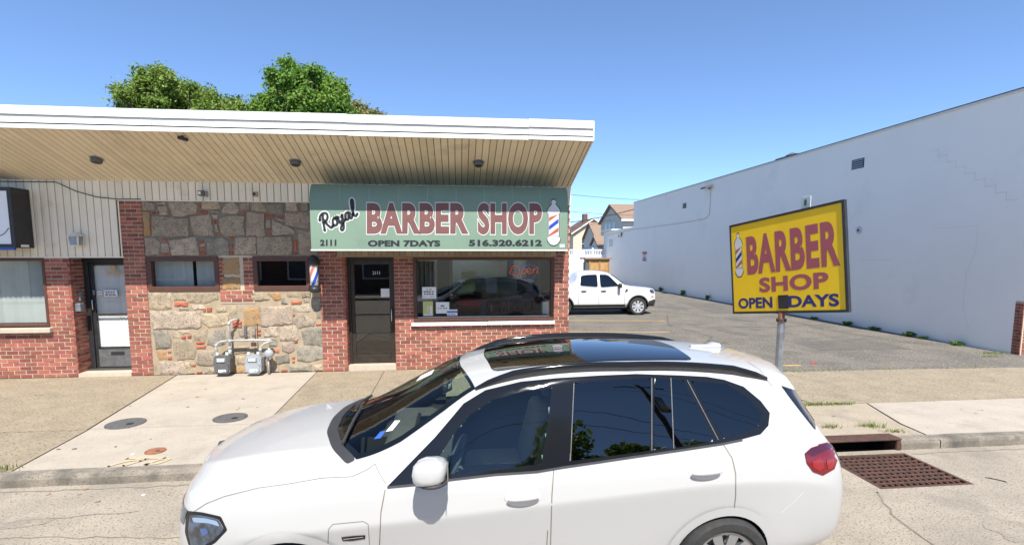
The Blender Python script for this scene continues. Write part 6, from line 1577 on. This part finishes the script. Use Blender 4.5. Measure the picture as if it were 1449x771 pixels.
# cabin
def cab(name, lo, hi, m, bv=.05, rot=0, par=None):
    b = MB(); b.cbox(lo, hi, bv)
    if rot:
        c_ = Vector((lo[0], 0, lo[2])); mt = Matrix.Rotation(rot, 3, 'Y'); b.v = [mt @ (v - c_) + c_ for v in b.v]
    b.v = [v + S.loc for v in b.v]; return b.build(name, m, par or suv, True, auto=50)
cab('cabin_floor', (-.6, -.8, .30), (2.3, .8, .40), 'lining', .02)
cab('dashboard', (-.62, -.80, .78), (-.18, .80, 1.06), 'seat', .08)
for y0 in (-.42, .42):
    st_ = pempty('front_seat', suv); st_.location = Vector((.5, y0, .4))
    cab('cushion', (.05, y0 - .25, .42), (.60, y0 + .25, .66), 'seat_tan', .07, 0, st_); cab('backrest', (.55, y0 - .24, .62), (.72, y0 + .24, 1.22), 'seat_tan', .07, R(14), st_); cab('headrest', (.76, y0 - .13, 1.24), (.87, y0 + .13, 1.42), 'seat', .05, R(10), st_)
bs_ = pempty('rear_bench', suv); bs_.location = Vector((1.6, 0, .4))
cab('cushion', (1.15, -.65, .42), (1.65, .65, .66), 'seat', .07, 0, bs_); cab('backrest', (1.62, -.65, .62), (1.8, .65, 1.2), 'seat', .07, R(14), bs_)
cab('console', (-.2, -.12, .4), (1.0, .12, .72), 'seat', .04); cab('display', (-.36, -.45, 1.05), (-.33, .2, 1.17), 'black', .008)
b = MB(); c_ = Vector((-.03, -.40, .98)); mt = Matrix.Rotation(R(-65), 3, 'Y')
b.tube([c_ + mt @ Vector((.185 * math.cos(a), .185 * math.sin(a), 0)) + S.loc for a in [2 * math.pi * k / 28 for k in range(29)]], .017, 7); b.build('steering_wheel', 'seat', suv, True)
b = MB(); b.tube([c_ + mt @ Vector((-.18, 0, 0)) + S.loc, c_ + mt @ Vector((.18, 0, 0)) + S.loc], .03, 6); b.tube([c_ + S.loc, c_ + Vector((-.28, 0, -.12)) + S.loc], .035, 6); b.build('steering_hub', 'seat', suv, True)
cab('inside_mirror', (-.13, -.12, 1.42), (-.09, .12, 1.49), 'black', .015)

# ---- white pickup in the lot, nose to the white wall
TL = (8.06, 20.95, -.004)
trk = thing('white_pickup', 'white crew cab pickup truck parked across the lot beside the shop', 'truck', (5.5, 20.95, -.004))
def X(l): return [(-p[0], p[1], p[2]) for p in l]
def low(s, w, zb=.30): return [(s, w - .2, zb), (s, w - .06, zb + .06), (s, w - .02, .50), (s, w, .78)]
TS = [X(l) for l in (
 [(.05,.55,.30),(.0,.62,.36),(-.02,.66,.52),(-.01,.68,.72),(.02,.68,.88),(.05,.66,.99),(.08,.56,1.02),(.08,.42,1.03),(.07,.2,1.035),(.07,0,1.04)],
 [(.22,.66,.30),(.20,.80,.36),(.19,.83,.52),(.19,.845,.74),(.20,.84,.92),(.22,.82,1.02),(.24,.70,1.055),(.24,.5,1.065),(.24,.25,1.075),(.24,0,1.08)],
 low(.75,.915)+[(.75,.905,.97),(.75,.87,1.06),(.75,.76,1.09),(.75,.55,1.105),(.75,.28,1.115),(.75,0,1.12)],
 low(1.25,.92)+[(1.25,.91,1.0),(1.25,.885,1.085),(1.24,.80,1.125),(1.22,.58,1.145),(1.18,.3,1.16),(1.17,0,1.165)],
 low(1.55,.92)+[(1.55,.91,1.01),(1.55,.89,1.10),(1.58,.79,1.26),(1.52,.62,1.34),(1.46,.32,1.39),(1.45,0,1.40)],
 low(2.0,.92)+[(2.0,.91,1.02),(2.0,.89,1.12),(2.03,.69,1.64),(1.98,.60,1.69),(1.92,.32,1.73),(1.90,0,1.74)],
 low(2.6,.92)+[(2.6,.91,1.02),(2.6,.89,1.13),(2.6,.67,1.70),(2.6,.59,1.75),(2.6,.32,1.78),(2.6,0,1.79)],
 low(3.15,.92)+[(3.15,.91,1.03),(3.15,.885,1.15),(3.13,.67,1.67),(3.15,.59,1.725),(3.17,.32,1.755),(3.18,0,1.76)],
 low(3.38,.92)+[(3.38,.91,1.03),(3.36,.88,1.16),(3.33,.70,1.58),(3.34,.60,1.62),(3.35,.32,1.64),(3.35,0,1.65)],
 low(3.50,.92)+[(3.48,.91,1.03),(3.44,.88,1.12),(3.42,.74,1.16),(3.42,.60,1.17),(3.42,.32,1.17),(3.42,0,1.17)],
 low(4.2,.92)+[(4.2,.91,1.03),(4.2,.88,1.12),(4.2,.74,1.14),(4.2,.60,1.14),(4.2,.32,1.14),(4.2,0,1.14)],
 [(4.9,.68,.34),(4.95,.84,.40),(4.95,.87,.55),(4.95,.88,.80),(4.95,.87,1.0),(4.95,.84,1.10),(4.92,.7,1.13),(4.92,.56,1.13),(4.92,.3,1.13),(4.92,0,1.13)],
 [(5.0,.56,.36),(5.05,.66,.42),(5.06,.68,.55),(5.06,.69,.8),(5.06,.68,.98),(5.04,.66,1.07),(5.0,.56,1.1),(5.0,.42,1.1),(5.0,.2,1.1),(5.0,0,1.1)])]
T = Shell(TS, TL, 3, trk)
sw1 = [(-1.62,1.16),(-2.02,1.57),(-2.14,1.62),(-2.42,1.63),(-2.42,1.13)]
sw2 = [(-2.52,1.14),(-2.52,1.63),(-2.95,1.62),(-3.18,1.58),(-3.24,1.18)]
for sw_ in (sw1, sw2):
    T.panel('side_window', rnd(sw_, 3, .12), 'glass_tint', T.side, .006, .06)
T.panel('windscreen', rnd([(-1.30,-.74),(-1.22,0),(-1.30,.74),(-1.92,.60),(-1.84,0),(-1.92,-.60)], 3, .1), 'glass_wind', T.top, .006, .06, mirror=False)
T.panel('windscreen_backing', rnd([(-1.30,-.74),(-1.22,0),(-1.30,.74),(-1.92,.60),(-1.84,0),(-1.92,-.60)], 3, .1), 'lining', T.top, .002, .06, mirror=False)  # dark sheet under the glass in place of an open cab
for xg in ((-1.42, 1.1, .42), (-2.47, 1.66, .42), (-3.30, 1.2, .42)): T.line('panel_gap', [(xg[0], xg[1]), (xg[0] - .02, .8), (xg[0], xg[2])], .012, 'crack', T.side, .003)
T.line('window_line', [(-1.5, 1.12), (-2.4, 1.12), (-3.3, 1.14)], .02, 'plastic', T.side, .004)
T.panel('fender_vent', [(-1.30,.98),(-1.30,1.06),(-1.38,1.06),(-1.42,.92),(-1.37,.92)], 'plastic', T.side, .004, .05)
for xh in (-2.30, -3.1):
    for sgn in (-1, 1):
        h = T.side(xh, .98); b = MB(); b.ball((0, 0, 0), 1, 7, (.12, .03, .025)); b.v = [v_ + Vector((h[0].x, h[0].y * -sgn, h[0].z)) + Vector((0, .02 * sgn, 0)) + T.loc for v_ in b.v]; b.build('door_handle', 'plastic', trk, True)
T.panel('headlamp', [(-.18,.86),(-.17,1.0),(-.34,1.03),(-.40,.98),(-.32,.88)], 'lamp_lens', T.side, .006, .05); T.panel('marker', [(-.20,.70),(-.20,.76),(-.32,.76),(-.32,.70)], 'amber', T.side, .006, .05)
FT = lambda y, z: T.endp(y, z, 1)
T.panel('grille', rnd([(-.52,.72),(-.52,.97),(.52,.97),(.52,.72)], 3, .1), 'plastic', FT, .006, .08, mirror=False); T.panel('bumper', [(-.62,.34),(-.62,.6),(.62,.6),(.62,.34)], 'plastic', FT, .008, .08, mirror=False)
T.panel('bumper_end', [(-.06,.34),(-.02,.60),(-.20,.62),(-.42,.55),(-.42,.36)], 'plastic', T.side, .006, .06); T.panel('sill_trim', [(-1.35,.34),(-1.30,.44),(-3.55,.44),(-3.60,.34)], 'plastic', T.side, .006, .08)
for x0 in (-.86, -3.93):
    T.cut((lambda x0: lambda c: (c.x - x0) ** 2 + (c.z - .36) ** 2 < .42 ** 2 and abs(c.y) > .5 and c.z < .86)(x0)); n_ = 22
    outer = [(x0 + .455 * math.cos(a), .36 + .455 * math.sin(a)) for a in [R(-6 + 192 * k / n_) for k in range(n_ + 1)]]; inner = [(x0 + .405 * math.cos(a), .36 + .405 * math.sin(a)) for a in [R(-6 + 192 * k / n_) for k in range(n_ + 1)]][::-1]
    T.panel('wheel_arch', outer + inner, 'plastic', T.side, .01, .05)
    for sgn in (-1, 1):
        b = MB(); vs = []
        for k in range(n_ + 1):
            a = R(-6 + 192 * k / n_); u, v = x0 + .41 * math.cos(a), .36 + .41 * math.sin(a); vs += [Vector((u, .925 * sgn, v)) + T.loc, Vector((u, .55 * sgn, v)) + T.loc]
        b.add(vs, [(2 * i, 2 * i + 1, 2 * i + 3, 2 * i + 2) for i in range(n_)]); b.build('wheel_well', 'black_matte', trk)
        MB().box((TL[0] + x0 - .45, TL[1] + sgn * .54 - .005, .2), (TL[0] + x0 + .45, TL[1] + sgn * .54 + .005, .8)).build('well_wall', 'black_matte', trk)
        wheel(trk, T.loc, x0, sgn * .80, .355, .355, .23, 'steel_wheel', 8, sgn)
MB().box((TL[0] - 4.7, TL[1] - .7, .22), (TL[0] - .4, TL[1] + .7, .34)).build('underbody', 'black_matte', trk)
for sgn in (-1, 1):
    b = MB(); b.cbox((TL[0] - 1.72, TL[1] + sgn * 1.04 - .11, 1.10), (TL[0] - 1.60, TL[1] + sgn * 1.04 + .11, 1.28), .04); b.build('wing_mirror', 'plastic', trk, True)
    MB().box((TL[0] - 1.70, TL[1] + sgn * .94 - .08, 1.10), (TL[0] - 1.64, TL[1] + sgn * .94 + .08, 1.13)).build('mirror_arm', 'plastic', trk)
T.finish('body', 'truck_white', 'lining')

# ================================================================== ACROSS THE STREET (behind the camera, seen in the glass)
t = thing('opposite_building', 'low brown brick building across the street from the shop', 'building', (-12, -16, 0))
MB().box((-26, -24, -.2), (-2, -12.5, 4.2)).build('wall', 'opp_brick', t); MB().box((-26.2, -24.2, 4.2), (-1.8, -12.3, 4.5)).build('coping', 'white_trim2', t)
for k in range(5):
    wv = pempty('window', t); wv.location = Vector((-23 + k * 4.6, -12.5, .9)) - wloc(t)
    MB().box((-24.6 + k * 4.6, -12.5, .8), (-21.6 + k * 4.6, -12.44, 2.9)).build('frame', 'white_trim', wv); MB().box((-24.5 + k * 4.6, -12.44, .9), (-21.7 + k * 4.6, -12.43, 2.8)).build('pane', 'pane_dark', wv)
house('opposite_house', 'cream gabled house across the street from the barber shop', 16, 25, -26, -18, 5, 8, 'house_cream', 'roof_brown', 'y', [], (20, -22, -.2))
t = thing('utility_pole', 'wooden utility pole with crossarm and transformer across the street', 'utility pole', (7.0, -8.4, 0))
MB().tube([(7.0, -8.4, -.1), (7.0, -8.4, 5), (7.02, -8.4, 10.5)], [.17, .15, .11], 10).build('pole', 'bark', t, True); MB().box((5.7, -8.5, 9.6), (8.3, -8.38, 9.74)).build('crossarm', 'bark', t)
MB().lathe([(.05, 0), (.25, .02), (.25, .8), (.1, .9)], (7.45, -8.4, 7.6), n=16).build('transformer', 'metal_grey', t, True)
WL = ('topmost', 'second', 'third', 'lowest')
for k, (yy, zz) in enumerate(((-8.44, 9.8), (-8.5, 9.2), (-8.3, 7.0), (-8.35, 6.4))):
    pts = [(-60 + 120 * i / 40, yy, zz - 1.2 * (1 - ((i % 20) / 10 - 1) ** 2) * .6) for i in range(41)]
    tag(MB().tube(pts, .015, 4).build('street_wire', 'cable'), WL[k] + ' black utility wire strung on the pole across the street', 'wire', 'street wires')
def plain_tree(label, x, y, h, r, m, seed):
    rr = random.Random(seed); t = thing('street_tree', label, 'tree', (x, y, -.1)); b = MB()
    b.tube([(x, y, -.1), (x + .1, y, h * .4), (x, y, h * .7)], [.28, .2, .08], 9)
    sp = [(Vector((x + rr.gauss(0, r * .45), y + rr.gauss(0, r * .45), h * .68 + rr.gauss(0, r * .35))), r * rr.uniform(.35, .55)) for _ in range(12)]
    for p, k in sp: b.tube([(x, y, h * .5), p], [.08, .02], 5)
    b.build('trunk', 'bark', t); vs = []; fs = []
    for p, k in sp:
        for _ in range(420):
            d = Vector((rr.gauss(0, 1), rr.gauss(0, 1), rr.gauss(0, 1))).normalized(); q = p + d * k * rr.random() ** .4; a = Vector((rr.gauss(0, 1), rr.gauss(0, 1), rr.gauss(0, 1))).normalized(); c_ = a.orthogonal().normalized(); s = rr.uniform(.12, .25); i0 = len(vs)
            vs += [q - a * s, q + c_ * s * .6, q + a * s, q - c_ * s * .6]; fs += [(i0, i0 + 1, i0 + 2, i0 + 3)]
    bb = MB(); bb.v = vs; bb.f = fs; bb.mi = [0] * len(fs); bb.build('crown', m, t)
plain_tree('round green street tree across the road opposite the SUV doors', 3.5, -13, 6.5, 2.6, 'leaf', 5)
plain_tree('tall street tree across the road beside the cream house', 12.5, -15, 8.5, 3.2, 'leaf2', 6)
